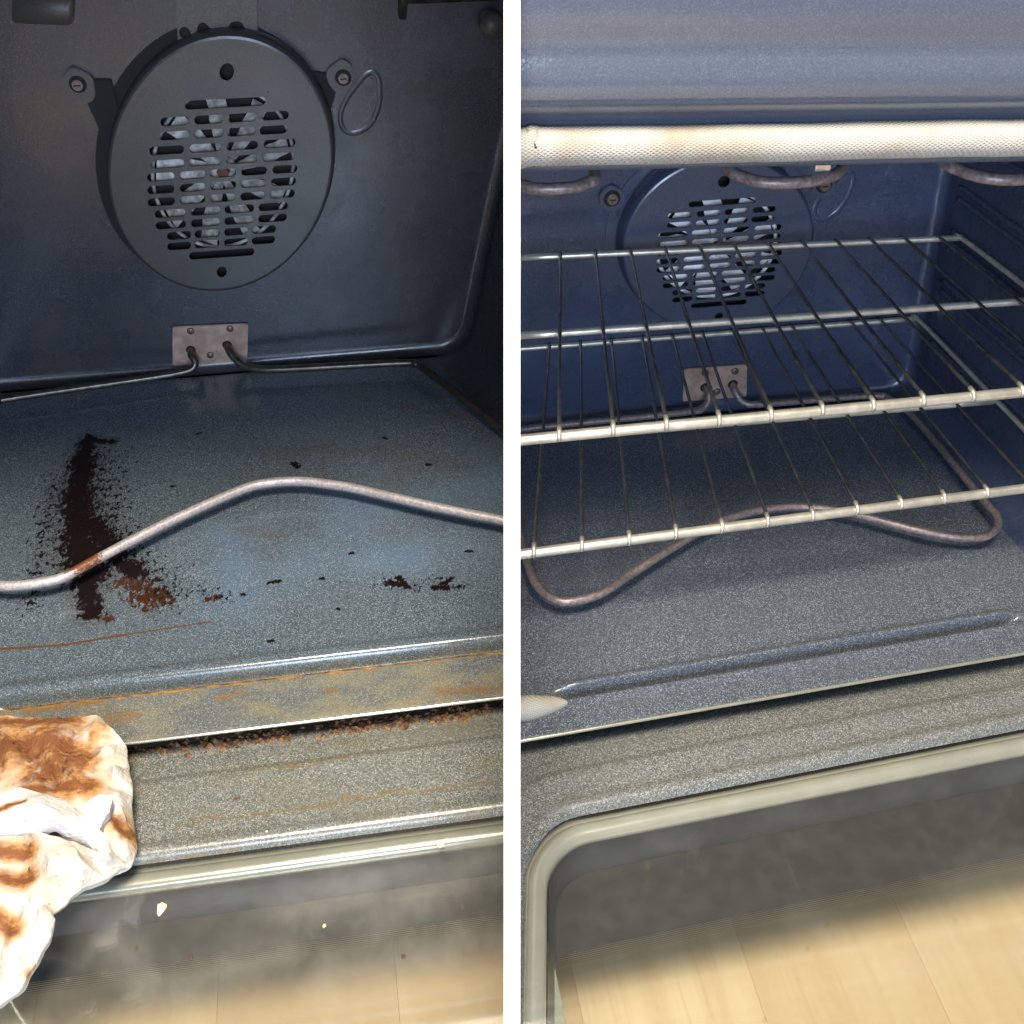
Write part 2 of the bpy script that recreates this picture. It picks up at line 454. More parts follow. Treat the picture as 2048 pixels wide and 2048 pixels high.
class Ctx:
    """a top-level thing standing in one oven's frame; its parts are given in that frame"""

    def __init__(self, side, name, label, cat, org=(0, 0, 0), group=None):
        self.side = side
        self.org = Vector(org)
        e = bpy.data.objects.new(name, None)
        e.empty_display_size = 0.05
        COL.objects.link(e)
        e.matrix_world = pose(side) @ Matrix.Translation(self.org)
        e['label'] = label
        e['category'] = cat
        if group:
            e['group'] = group
        self.root = e

    def mesh(self, name, verts, faces, mat, parent=None, smooth=True, kind=None, label=None):
        me = bpy.data.meshes.new(name)
        vs = [Vector(v) - self.org for v in verts]
        me.from_pydata(vs, [], faces)
        me.materials.append(M[mat])
        # keep each oven on its own side of the white divider
        sgn = -1 if self.side == 'L' else 1
        p = POSE[self.side] + Matrix.Rotation(YAW, 3, 'Z') @ self.org
        no = Matrix.Rotation(-YAW, 3, 'Z') @ Vector((1, 0, 0))
        co = Matrix.Rotation(-YAW, 3, 'Z') @ Vector((sgn * 0.0015 - p.x, -p.y, 0))
        co.z = 0
        bm = bmesh.new()
        bm.from_mesh(me)
        ds = [(v.co - co).dot(no) * sgn for v in bm.verts]
        if min(ds) < 0:
            g = bm.verts[:] + bm.edges[:] + bm.faces[:]
            bmesh.ops.bisect_plane(bm, geom=g, plane_co=co, plane_no=no * sgn, clear_inner=True, clear_outer=False)
        bmesh.ops.recalc_face_normals(bm, faces=bm.faces)
        bm.to_mesh(me)
        bm.free()
        if smooth:
            me.polygons.foreach_set('use_smooth', [True] * len(me.polygons))
        o = bpy.data.objects.new(name, me)
        COL.objects.link(o)
        o.parent = parent if parent else self.root
        if kind:
            o['kind'] = kind
        if label:
            o['label'] = label
        return o


def sharp(o, ang=35):
    me = o.data
    me.set_sharp_from_angle(angle=R(ang))
    return o


def spline(pts, n=8, closed=False):
    P = [Vector(p) for p in pts]
    out = []
    N = len(P)
    rng = range(N if closed else N - 1)
    for i in rng:
        if closed:
            a, b, c, d = P[i - 1], P[i], P[(i + 1) % N], P[(i + 2) % N]
        else:
            a = P[i - 1] if i else P[0] * 2 - P[1]
            b, c = P[i], P[i + 1]
            d = P[i + 2] if i + 2 < N else P[-1] * 2 - P[-2]
        for k in range(n):
            t = k / n
            out.append(0.5 * ((2 * b) + (c - a) * t + (2 * a - 5 * b + 4 * c - d) * t * t + (-a + 3 * b - 3 * c + d) * t ** 3))
    if not closed:
        out.append(P[-1])
    return out


def tube(pts, r, seg=10, closed=False, rfun=None):
    P = [Vector(p) for p in pts]
    n = len(P)
    verts, faces = [], []
    up = None
    for i in range(n):
        if closed:
            t = (P[(i + 1) % n] - P[i - 1]).normalized()
        else:
            t = (P[min(i + 1, n - 1)] - P[max(i - 1, 0)]).normalized()
        if up is None:
            up = Vector((0, 0, 1)) if abs(t.z) < 0.9 else Vector((0, 1, 0))
        up = (up - t * up.dot(t)).normalized()
        sd = t.cross(up)
        rr = rfun(i / (n - 1)) if rfun else r
        for k in range(seg):
            a = 2 * math.pi * k / seg
            verts.append(P[i] + (sd * math.cos(a) + up * math.sin(a)) * rr)
    m = n if closed else n - 1
    for i in range(m):
        for k in range(seg):
            a, b = i * seg + k, i * seg + (k + 1) % seg
            c, d = ((i + 1) % n) * seg + (k + 1) % seg, ((i + 1) % n) * seg + k
            faces.append((a, b, c, d))
    if not closed:
        faces.append(tuple(range(seg - 1, -1, -1)))
        faces.append(tuple(range((n - 1) * seg, n * seg)))
    return verts, faces


def box(x0, x1, y0, y1, z0, z1, bev=0.0):
    bm = bmesh.new()
    bmesh.ops.create_cube(bm, size=1)
    for v in bm.verts:
        v.co = Vector(((x0 + x1) / 2 + v.co.x * (x1 - x0), (y0 + y1) / 2 + v.co.y * (y1 - y0), (z0 + z1) / 2 + v.co.z * (z1 - z0)))
    if bev:
        bmesh.ops.bevel(bm, geom=bm.edges[:], offset=bev, segments=2, affect='EDGES', profile=0.7)
    bm.verts.index_update()
    vs = [v.co.copy() for v in bm.verts]
    fs = [tuple(v.index for v in f.verts) for f in bm.faces]
    bm.free()
    return vs, fs


def add(a, b):
    n = len(a[0])
    return a[0] + list(b[0]), a[1] + [tuple(i + n for i in f) for f in b[1]]


def rrect(x0, x1, y0, y1, r, seg=8):
    pts = []
    for cx, cy, a0 in ((x1 - r, y0 + r, -90), (x1 - r, y1 - r, 0), (x0 + r, y1 - r, 90), (x0 + r, y0 + r, 180)):
        for k in range(seg + 1):
            a = R(a0 + 90 * k / seg)
            pts.append((cx + r * math.cos(a), cy + r * math.sin(a)))
    return pts


def grid(xs, ys, f):
    vs = [f(x, y) for y in ys for x in xs]
    nx = len(xs)
    fs = [(j * nx + i, j * nx + i + 1, (j + 1) * nx + i + 1, (j + 1) * nx + i) for j in range(len(ys) - 1) for i in range(nx - 1)]
    return vs, fs


def lerp_profile(prof, t):
    """Catmull-Rom through the profile's points"""
    if t <= prof[0][0]:
        return prof[0][1]
    if t >= prof[-1][0]:
        return prof[-1][1]
    for k in range(len(prof) - 1):
        (a, za), (b, zb) = prof[k], prof[k + 1]
        if t <= b:
            pa = prof[k - 1] if k else prof[0]
            pb = prof[k + 2] if k + 2 < len(prof) else prof[-1]
            ma_ = (zb - pa[1]) / (b - pa[0]) if b > pa[0] else 0.0
            mb_ = (pb[1] - za) / (pb[0] - a) if pb[0] > a else 0.0
            u = (t - a) / (b - a)
            return ((2 * u ** 3 - 3 * u ** 2 + 1) * za + (u ** 3 - 2 * u ** 2 + u) * ma_ * (b - a)
                    + (-2 * u ** 3 + 3 * u ** 2) * zb + (u ** 3 - u ** 2) * mb_ * (b - a))


def lin(a, b, n):
    return [a + (b - a) * i / (n - 1) for i in range(n)]


# ------------------------------------------------------------------ kitchen floor under the doors
FZ = 0.125
fl = bpy.data.objects.new('kitchen_floor', bpy.data.meshes.new('kitchen_floor'))
fl.data.from_pydata([(-1.9, -1.2, FZ - 0.012), (1.9, -1.2, FZ - 0.012), (1.9, 1.8, FZ - 0.012), (-1.9, 1.8, FZ - 0.012)], [], [(0, 1, 2, 3)])
simple('subfloor', (0.40, 0.29, 0.19), 0.8, 0, 20, 0.3)
fl.data.materials.append(M['subfloor'])
fl['kind'] = 'structure'
COL.objects.link(fl)
PW, PL = 0.150, 2.30
vs, fs = box(-PW / 2 + 0.0001, PW / 2 - 0.0001, -PL / 2 + 0.0001, PL / 2 - 0.0001, -0.011, 0.0, 0.0002)
pm = bpy.data.meshes.new('plank')
pm.from_pydata(vs, [], fs)
pm.materials.append(M['oak_board'])
rr = random.Random(3)
for i in range(-11, 12):
    sh = rr.random() * PL
    for j in (0, 1):
        o = bpy.data.objects.new('plank', pm)
        COL.objects.link(o)
        o.parent = fl
        q = Matrix.Rotation(YAW, 3, 'Z') @ Vector((i * PW + 0.05, j * PL + 0.25 * sh - 0.45, FZ))
        o.matrix_world = Matrix.Translation(q) @ Matrix.Rotation(YAW, 4, 'Z')

# ------------------------------------------------------------------ white divider between the two ovens
FW = Vector((0, math.cos(R(40)), -math.sin(R(40))))
UPC = Vector((0, math.sin(R(40)), math.cos(R(40))))
C0 = Vector((0, 0, CAM_Z))
DEP = 0.55
ht = 32.5 / 2200 * DEP / 2
top = C0 + FW * DEP + UPC * 0.36
bot = C0 + FW * DEP - UPC * 0.34
prof = [(top.y, top.z), (bot.y, bot.z), (bot.y, FZ + 0.0005), (1.45, FZ + 0.0005), (1.45, top.z)]
bm = bmesh.new()
lo = [bm.verts.new((-ht, y, z)) for y, z in prof]
hi = [bm.verts.new((ht, y, z)) for y, z in prof]
bm.faces.new(lo)
bm.faces.new(hi[::-1])
for i in range(len(prof)):
    j = (i + 1) % len(prof)
    bm.faces.new((lo[i], hi[i], hi[j], lo[j]))
bmesh.ops.recalc_face_normals(bm, faces=bm.faces)
bmesh.ops.bevel(bm, geom=bm.edges[:], offset=0.0006, segments=2, affect='EDGES')
dm = bpy.data.meshes.new('divider_panel')
bm.to_mesh(dm)
bm.free()
dm.materials.append(M['white_laminate'])
dv = bpy.data.objects.new('divider_panel', dm)
COL.objects.link(dv)
dv['label'] = 'thin white upright panel separating the dirty oven from the clean one'
dv['category'] = 'panel'

# ------------------------------------------------------------------ the oven


def cavity(ctx, x0, x1, h, D, lean, flare, mat_wall, mat_floor, mat_flange, front, warp, prof, groove):
    r, fb = 0.036, 0.012

    def ln(x, z):
        return x + lean * z * max(0.0, min(1.2, x / x1))

    def ring(inset, Y, extra=0.0):
        i = inset + extra
        pts = rrect(x0 + i, x1 - i, i, h - i, max(r - inset, 0.01))
        fx = flare * max(0.0, D - 0.03 - Y)
        return [(ln(x, z) + fx * max(0.0, min(1.2, x / x1)), Y, z) for x, z in pts]
    rings = [ring(0, 0.0), ring(0, 0.12), ring(0, 0.3), ring(0, D - 0.035), ring(0, D - 0.03), ring(0, D - 0.025), ring(0, D - fb - 0.004), ring(0, D - fb)]
    nf = len(rings) - 2
    for k in range(1, 9):
        a = R(90 * k / 8)
        rings.append(ring(fb * (1 - math.cos(a)), D - fb + fb * math.sin(a)))
    rings.append(ring(fb, D, 0.003))
    n = len(rings[0])
    # split into side walls, ceiling and back wall
    verts = [p for rg in rings for p in rg]

    def sub(cond):
        fs = []
        for k in range(len(rings) - 1):
            for i in range(n):
                j = (i + 1) % n
                if cond(k, i):
                    fs.append((k * n + i, k * n + j, (k + 1) * n + j, (k + 1) * n + i))
        used = sorted({v for f in fs for v in f})
        mp = {v: q for q, v in enumerate(used)}
        return [verts[v] for v in used], [tuple(mp[v] for v in f) for f in fs]
    s9 = 9
    v, f = sub(lambda k, i: k < nf and i <= s9 + 3)
    ctx.mesh('side_wall', v, f, mat_wall)
    v, f = sub(lambda k, i: k < nf and s9 + 3 < i <= 2 * s9 + 3)
    ctx.mesh('ceiling', v, f, mat_wall)
    v, f = sub(lambda k, i: k < nf and 2 * s9 + 3 < i < 4 * s9 - 1)
    ctx.mesh('side_wall', v, f, mat_wall)
    v, f = sub(lambda k, i: k >= nf)
    last = [q for q, p in enumerate(v) if any((Vector(p) - Vector(w)).length < 1e-7 for w in rings[-1])]
    # order the last ring
    order = []
    for w in rings[-1]:
        for q in last:
            if (Vector(v[q]) - Vector(w)).length < 1e-7:
                order.append(q)
                break
    f.append(tuple(order))
    ctx.mesh('back_wall', v, f, mat_wall)
    # floor sheet and front flange with bead and groove
    xs = lin(x0 + r, x1 - r, 40)
    ys = [0.02 + (D - fb - 0.02) * i / 40 for i in range(41)]
    v, f = grid(xs, ys, lambda x, y: (*warp(x + flare * max(0.0, D - 0.03 - y) * max(0.0, x / x1), y), 0.0))
    ctx.mesh('floor', v, f, mat_floor)
    g0, g1 = groove
    yy = [0.02, 0.016, 0.013] + lin(0.011, -0.030, 42) + lin(-0.033, front + 0.006, 8) + [front + 0.004, front + 0.0025, front + 0.001, front, front + 0.0006, front + 0.014]
    xx = lin(x0 - 0.05, x1 + 0.05, 130)

    def fz(x, y):
        w = 1.0
        if x < g0:
            w = max(0.0, 1 - (g0 - x) / 0.022)
        if x > g1:
            w = max(0.0, 1 - (x - g1) / 0.022)
        return lerp_profile(prof, -y) * w * w * (3 - 2 * w)
    vs = []
    for j, y in enumerate(yy):
        for x in xx:
            z = fz(x, y)
            k = j - (len(yy) - 6)
            if k >= 0:
                z -= (0.0, 0.0002, 0.0008, 0.0020, 0.0038, 0.0060)[k]
            vs.append((*warp(x, y), z))
    nx = len(xx)
    fs = [(j * nx + i, j * nx + i + 1, (j + 1) * nx + i + 1, (j + 1) * nx + i) for j in range(len(yy) - 1) for i in range(nx - 1)]
    ctx.mesh('front_flange', vs, fs, mat_flange)
    # bright rolled edge of the flange
    xx2 = lin(x0 - 0.05, x1 + 0.05, 24)
    pts = [(*warp(x, front + 0.0006), -0.0012) for x in xx2]
    ctx.mesh('flange_trim', *tube(pts, 0.0016, 8), 'trim_steel')


SLOTS = [(328, [(660, 970)]), (385, [(565, 675), (695, 808), (825, 935), (955, 1062)]), (438, [(560, 675), (693, 808), (823, 935), (950, 1058)]),
         (492, [(520, 655), (675, 800), (820, 945), (968, 1095)]), (545, [(525, 655), (675, 800), (820, 945), (965, 1093)]),
         (595, [(508, 615), (635, 738), (758, 862), (882, 985), (1007, 1108)]), (645, [(508, 615), (637, 740), (757, 862), (880, 983), (1003, 1105)]),
         (695, [(508, 617), (635, 738), (757, 860), (880, 980), (1000, 1103)]), (745, [(535, 658), (680, 800), (817, 938), (957, 1077)]),
         (793, [(537, 660), (680, 798), (817, 937), (957, 1075)]), (840, [(582, 680), (695, 798), (817, 915), (932, 1032)]),
         (885, [(582, 680), (695, 798), (817, 915), (932, 1030)]), (932, [(672, 945)])]


def fan(ctx, cx, cz, a, b, lean, D, gap, mat, wd0=0.22, fm='fan_metal'):
    """oval louvred cover, the wheel behind it and its two fixing tabs"""
    cu = bpy.data.curves.new('tmp', 'CURVE')
    cu.dimensions = '2D'
    cu.fill_mode = 'BOTH'
    cu.extrude = 0.008

    def loop(pts):
        s = cu.splines.new('POLY')
        s.points.add(len(pts) - 1)
        for q, (u, v) in zip(s.points, pts):
            q.co = (u, v, 0, 1)
        s.use_cyclic_u = True
    RO = 0.955
    loop([(RO * math.cos(2 * math.pi * k / 128), RO * math.sin(2 * math.pi * k / 128)) for k in range(128)])
    for y, row in SLOTS:
        for (p, q) in row:
            u0, u1, v = (p - 804) / 458, (q - 804) / 458, (593 - y) / 517
            hh = 0.0315
            hu = 0.0330
            pts = []
            for k in range(9):
                t = R(-90 + 180 * k / 8)
                pts.append((u1 - hu + hu * math.cos(t), v + hh * math.sin(t)))
            for k in range(9):
                t = R(90 + 180 * k / 8)
                pts.append((u0 + hu + hu * math.cos(t), v + hh * math.sin(t)))
            loop(pts)
    for (x, y, rr_) in ((818, 215, 0.060), (809, 1012, 0.046)):
        loop([((x - 804) / 458 + rr_ * math.cos(2 * math.pi * k / 24), (593 - y) / 517 + rr_ * math.sin(2 * math.pi * k / 24)) for k in range(24)])
    ob = bpy.data.objects.new('tmp', cu)
    COL.objects.link(ob)
    dg = bpy.context.evaluated_depsgraph_get()
    me = bpy.data.meshes.new_from_object(ob.evaluated_get(dg))
    vs = [v.co.copy() for v in me.vertices]
    fs = [tuple(p.vertices) for p in me.polygons]
    bpy.data.objects.remove(ob)
    bpy.data.meshes.remove(me)

    def mp(u, v, w):
        return (cx + a * u + lean * b * v, D - gap - w * 0.1, cz + b * v)
    n0 = len(vs)
    V = [mp(p.x, p.y, p.z) for p in vs]
    F = list(fs)
    rim = [(0.955, 0.0008), (0.972, 0.0), (0.985, -0.0022), (0.994, -0.006), (0.999, -0.011), (1.0, -gap + 0.004)]
    for rad, dy in rim:
        for k in range(128):
            t = 2 * math.pi * k / 128
            x, y, z = mp(rad * math.cos(t), rad * math.sin(t), 0)
            V.append((x, y - dy, z))
    for i in range(len(rim) - 1):
        for k in range(128):
            F.append((n0 + i * 128 + k, n0 + i * 128 + (k + 1) % 128, n0 + (i + 1) * 128 + (k + 1) % 128, n0 + (i + 1) * 128 + k))
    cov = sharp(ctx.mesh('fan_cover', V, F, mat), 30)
    # dark well behind the louvres
    well = [mp(0.78 * math.cos(2 * math.pi * k / 48), 0.78 * math.sin(2 * math.pi * k / 48), 0) for k in range(48)]
    ctx.mesh('fan_well', [(x, D - 0.0022, z) for x, y, z in well], [tuple(range(48))], 'hole_black', smooth=False)
    col_ = [mp(1.02 * math.cos(2 * math.pi * k / 64) - 0.085, 1.01 * math.sin(2 * math.pi * k / 64) + 0.03, 0) for k in range(64)]  # black on the left oven: paints the cover's shadow onto the wall
    ctx.mesh('shade_disc', *slab_xz([(x, z) for x, y, z in col_], D - 0.0005, D - 0.0012, 0.0002), 'hole_black' if mat == 'enamel_cover' else mat, smooth=False)
    # wheel
    hubv, hubf = [], []
    for rad, yy in ((0.0, gap * 0.60), (0.10, gap * 0.60), (0.115, gap * 0.52), (0.115, gap * 0.2)):
        for k in range(20):
            t = 2 * math.pi * k / 20
            x, _, z = mp(rad * math.cos(t) + 0.01, rad * math.sin(t) - 0.02, 0)
            hubv.append((x, D - yy, z))
    for i in range(3):
        for k in range(20):
            hubf.append((i * 20 + k, i * 20 + (k + 1) % 20, (i + 1) * 20 + (k + 1) % 20, (i + 1) * 20 + k))
    wheel = sharp(ctx.mesh('fan_wheel', hubv, hubf, fm))
    nut = []
    for yy, rad in ((gap * 0.6, 0.06), (gap * 0.85, 0.05)):
        for k in range(6):
            t = 2 * math.pi * k / 6
            x, _, z = mp(rad * math.cos(t) + 0.01, rad * math.sin(t) - 0.02, 0)
            nut.append((x, D - yy, z))
    ctx.mesh('nut', nut, [tuple(range(6, 12))] + [(k, (k + 1) % 6, 6 + (k + 1) % 6, 6 + k) for k in range(6)], 'rust', wheel, smooth=False)
    for k in range(9):
        t0 = 2 * math.pi * (k + 0.3) / 9
        bv, bf = [], []
        for i in range(7):
            rad = 0.09 + 0.50 * i / 6
            tw = t0 + 0.10 * i / 6
            wd = wd0 if i < 5 else wd0 * 0.78
            for s, dy in ((-1, gap * 0.35), (1, gap * 0.70)):
                for dd in (0, 0.0008):
                    x, _, z = mp(rad * math.cos(tw + s * wd * (0.35 + 0.3 / (rad + 0.2))) + 0.01, rad * math.sin(tw + s * wd * (0.35 + 0.3 / (rad + 0.2))) - 0.02, 0)
                    bv.append((x, D - dy - dd, z))
        for i in range(6):
            q = i * 4
            bf += [(q, q + 2, q + 6, q + 4), (q + 1, q + 5, q + 7, q + 3), (q, q + 4, q + 5, q + 1), (q + 2, q + 3, q + 7, q + 6)]
        bf += [(0, 1, 3, 2), (24, 26, 27, 25)]
        ctx.mesh('blade', bv, bf, fm, wheel, smooth=False)
    # outer ring of the wheel
    rv, rf = tube([(mp(0.62 * math.cos(2 * math.pi * k / 48) + 0.01, 0.62 * math.sin(2 * math.pi * k / 48) - 0.02, 0)[0], D - gap * 0.45,
                    mp(0, 0.62 * math.sin(2 * math.pi * k / 48) - 0.02, 0)[2]) for k in range(48)], 0.0022, 6, closed=True)
    ctx.mesh('wheel_ring', rv, rf, fm, wheel)
    # well floor seen as the fan's mounting plate: pale pressed strips
    return mp


def disc(c, r, axis_y0, axis_y1, seg=16, rz=None):
    rz = rz or r
    vs = []
    for y, k_ in ((axis_y0, 1.0), (axis_y1 + 0.0006, 1.0), (axis_y1, 0.86)):
        for k in range(seg):
            t = 2 * math.pi * k / seg
            vs.append((c[0] + r * k_ * math.cos(t), y, c[2] + rz * k_ * math.sin(t)))
    fs = [(i * seg + k, i * seg + (k + 1) % seg, (i + 1) * seg + (k + 1) % seg, (i + 1) * seg + k) for i in range(2) for k in range(seg)]
    fs.append(tuple(range(2 * seg, 3 * seg)))
    return vs, fs


def slab_xz(poly, y0, y1, bev=0.0008):
    """a plate standing against the back wall, outline in X,Z"""
    bm_ = bmesh.new()
    a = [bm_.verts.new((x, y0, z)) for x, z in poly]
    b = [bm_.verts.new((x, y1, z)) for x, z in poly]
    bm_.faces.new(a)
    bm_.faces.new(b[::-1])
    for i in range(len(poly)):
        j = (i + 1) % len(poly)
        bm_.faces.new((a[i], b[i], b[j], a[j]))
    bmesh.ops.recalc_face_normals(bm_, faces=bm_.faces)
    bmesh.ops.bevel(bm_, geom=bm_.edges[:], offset=bev, segments=2, affect='EDGES')
    bm_.verts.index_update()
    r = [v.co.copy() for v in bm_.verts], [tuple(v.index for v in f.verts) for f in bm_.faces]
    bm_.free()
    return r


def round_poly(poly, r, seg=4):
    out = []
    n = len(poly)
    for i in range(n):
        p0, p1, p2 = Vector(poly[i - 1]), Vector(poly[i]), Vector(poly[(i + 1) % n])
        a, b = (p0 - p1), (p2 - p1)
        k = min(r, a.length * 0.45, b.length * 0.45)
        A, B = p1 + a.normalized() * k, p1 + b.normalized() * k
        for s in range(seg + 1):
            t = s / seg
            q = A * (1 - t) ** 2 + p1 * 2 * t * (1 - t) + B * t * t
            out.append((q.x, q.y))
    return out


def tab(ctx, pts, screw, D, shade_arm):
    bl = ctx.side == 'R'
    t = sharp(ctx.mesh('fan_bracket', *slab_xz(round_poly(pts, 0.006), D - 0.0008, D - 0.0052), 'enamel_cover_blue' if bl else 'enamel_cover'))
    ctx.mesh('shade_arm', *slab_xz(shade_arm, D - 0.0006, D - 0.0035), 'enamel_cavity_blue' if bl else 'hole_black', t, smooth=False)  # on the left its black paints the shade between tab and cover
    ctx.mesh('washer', *disc((screw[0], D, screw[1]), 0.0085, D - 0.004, D - 0.0062), 'hole_black', t)
    sharp(ctx.mesh('screw', *disc((screw[0], D, screw[1]), 0.0060, D - 0.004, D - 0.0095), 'screw_steel', t))
    ctx.mesh('screw_slot', *box(screw[0] - 0.0032, screw[0] + 0.0032, D - 0.0102, D - 0.0094, screw[1] - 0.0006, screw[1] + 0.0006), 'hole_black', t, smooth=False)


def door(ctx, wx0, wx1, wy0, wy1, rad, ridge, strip, warp, mat, gmat, print_y, zt, fmat='pale_metal'):
    """open drop-down door seen from above: enamel frame, two panes, printed border"""
    loops = [(0.0, -0.0045), (0.0012, -0.0015), (0.003, 0.0012), (0.006, 0.0030), (0.009, 0.0034), (0.012, 0.0026), (0.015, 0.0010), (0.018, 0.0002), (0.022, 0.0),
             (ridge - 0.012, 0.0), (ridge - 0.006, -0.0002), (ridge - 0.002, -0.0016), (ridge, -0.0030), (ridge + 0.003, -0.0040), (ridge + strip * 0.45, -0.0040), (ridge + strip * 0.52, -0.0052), (ridge + strip * 0.6, -0.0058),
             (ridge + strip, -0.0058), (ridge + strip + 0.003, -0.009), (ridge + strip + 0.003, -0.055), (ridge + strip - 0.002, -0.058), (0.012, -0.058)]
    vs = []
    for d, dz in loops:
        pts = rrect(wx0 - d * 0.62, wx1 + d * 0.62, wy1 - d * 0.8, wy0 + d, rad + d * 0.5, 10)
        vs += [(*warp(x, y), zt + dz) for x, y in pts]
    n = len(pts)
    fs = [(k * n + i, k * n + (i + 1) % n, (k + 1) * n + (i + 1) % n, (k + 1) * n + i) for k in range(len(loops) - 1) for i in range(n)]
    d_ = sharp(ctx.mesh('door', vs, fs, mat), 50)

    def ringmesh(name, defs, m):
        v = []
        for dx, dz in defs:
            v += [(*warp(x, y), zt + dz) for x, y in rrect(wx0 + dx, wx1 - dx, wy1 + dx, wy0 - dx, max(rad - dx * 0.6, 0.008), 10)]
        f = [(k * n + i, k * n + (i + 1) % n, (k + 1) * n + (i + 1) % n, (k + 1) * n + i) for k in range(len(defs) - 1) for i in range(n)]
        return sharp(ctx.mesh(name, v, f, m, d_), 40)

    def pane(name, z0, z1, e, m):
        o_ = [(*warp(x, y),) for x, y in rrect(wx0 - e, wx1 + e, wy1 - e, wy0 + e, rad, 10)]
        v = [(x, y, zt + z0) for x, y in o_] + [(x, y, zt + z1) for x, y in o_]
        f = [tuple(range(n)), tuple(range(2 * n - 1, n - 1, -1))] + [(i, (i + 1) % n, n + (i + 1) % n, n + i) for i in range(n)]
        return ctx.mesh(name, v, f, m, d_, smooth=False)
    pane('inner_glass', -0.0085, -0.0050, 0.004, gmat)
    ringmesh('retaining_frame', [(-0.004, -0.0150), (0.0005, -0.0148), (0.0020, -0.0120), (0.0045, -0.0105), (0.0075, -0.0100), (0.0105, -0.0103), (0.0135, -0.0116), (0.0155, -0.0140), (0.0165, -0.0180), (0.0170, -0.026)], fmat)
    ringmesh('door_liner', [(0.0176, -0.018), (0.0185, -0.0300), (0.0215, -0.0360), (0.024, -0.0485)], 'dark_liner')
    pane('outer_glass', -0.0535, -0.0495, 0.006, 'glass_outer')
    # black printed border of the outer pane, with a fading line screen
    xa, xb = wx0 + 0.004, wx1 - 0.004
    ya, yb = wy1 + 0.004, wy0 - 0.004
    iy = print_y
    v, f = [], []
    outer = rrect(xa, xb, ya, yb, rad, 10)
    inner = rrect(xa + 0.018, xb - 0.045, ya + 0.06, iy, 0.012, 10)
    v = [(*warp(x, y), zt - 0.0490) for x, y in outer] + [(*warp(x, y), zt - 0.0490) for x, y in inner]
    f = [(i, (i + 1) % n, n + (i + 1) % n, n + i) for i in range(n)]
    ctx.mesh('printed_border', v, f, 'black_print', d_, smooth=False)
    v, f = [], []
    for k in range(6):
        y1_ = iy - 0.0017 * k - 0.0006
        w = 0.0009 * (1 - k / 6.5)
        nseg = 12
        b0 = len(v)
        for i in range(nseg + 1):
            x = xa + 0.018 + (xb - xa - 0.063) * i / nseg
            v += [(*warp(x, y1_), zt - 0.0488), (*warp(x, y1_ - w), zt - 0.0488)]
        f += [(b0 + 2 * i, b0 + 2 * i + 1, b0 + 2 * i + 3, b0 + 2 * i + 2) for i in range(nseg)]
    ctx.mesh('printed_lines', v, f, 'black_print', d_, smooth=False, kind='stuff')
    # the pale strip in the pane gap is built separately
    return d_


def body(ctx, x0, x1, h, D):
    """outer casing that closes the oven from above, behind and at the sides"""
    w = 0.055
    a = box(x0 - w, x0 - w + 0.004, 0.004, D + 0.05, -0.172, h + 0.14)
    a = add(a, box(x1 + w + 0.07 - 0.004, x1 + w + 0.07, 0.004, D + 0.05, -0.172, h + 0.14))
    a = add(a, box(x0 - w + 0.0045, x1 + w + 0.0655, 0.004, D + 0.05, h + 0.136, h + 0.14))
    a = add(a, box(x0 - w + 0.0045, x1 + w + 0.0655, D + 0.046, D + 0.05, -0.172, h + 0.1355))
    a = add(a, box(x0 - w + 0.0045, x1 + w + 0.0655, 0.03, 0.034, -0.172, -0.075))
    ctx.mesh('casing', *a, 'body_steel', smooth=False)


def front_frame(ctx, x0, x1, h, mat, lean, tilt=0.0, y=-0.004):
    """enamelled face round the opening: two stiles and the rolled head rail"""
    for (a, b) in ((x0 - 0.055, x0 + 0.001), (x1 - 0.001, x1 + 0.055)):
        sh_ = lean * h if a > 0 else 0.0
        v, f = box(a, b, y - 0.012, y + 0.003, 0.004, h - 0.035, 0.003)
        v = [Vector((p.x + sh_ * max(0.0, p.z) / h, p.y, p.z)) for p in v]
        ctx.mesh('frame_stile', v, f, mat)
    prof_ = [(0.02, -0.012), (0.004, -0.014), (-0.006, -0.012), (-0.009, -0.004), (-0.010, 0.010), (-0.012, 0.020), (-0.018, 0.026), (-0.024, 0.031), (-0.0275, 0.038), (-0.0275, 0.050), (-0.025, 0.0585),
             (-0.024, 0.064), (-0.0255, 0.072), (-0.027, 0.082), (-0.027, 0.135), (-0.02, 0.14), (0.004, 0.14)]
    xs = lin(x0 - 0.055, x1 + 0.055, 24)
    v = [(x, y + py, h + pz + tilt * (x - 0.0)) for (py, pz) in prof_ for x in xs]
    nx = len(xs)
    f = [(j * nx + i, j * nx + i + 1, (j + 1) * nx + i + 1, (j + 1) * nx + i) for j in range(len(prof_) - 1) for i in range(nx - 1)]
    ctx.mesh('head_rail', v, f, mat)


ident = lambda x, y: (x, y)

# =================================================================== LEFT: dirty oven
DL = 0.4968
ovL = Ctx('L', 'oven', 'dirty oven with black burnt spill on its speckled floor, door open', 'oven', group='ovens')
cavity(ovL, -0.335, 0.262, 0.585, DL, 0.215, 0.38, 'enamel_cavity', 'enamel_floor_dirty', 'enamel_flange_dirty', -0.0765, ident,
       [(-0.02, 0.0), (-0.010, 0.0), (-0.004, 0.0022), (0.0, 0.0036), (0.006, 0.0030), (0.0095, -0.0010), (0.0120, -0.0090), (0.016, -0.0110), (0.0195, -0.0060), (0.0225, -0.0005), (0.027, 0.0005), (0.04, 0.0)], (-0.205, 0.30))
front_frame(ovL, -0.335, 0.45, 0.585, 'enamel_flange_dirty', 0.215)
body(ovL, -0.335, 0.45, 0.585, DL)
mpL = fan(ovL, 0.0035, 0.256, 0.1205, 0.1425, 0.178, DL, 0.023, 'enamel_cover', 0.24)
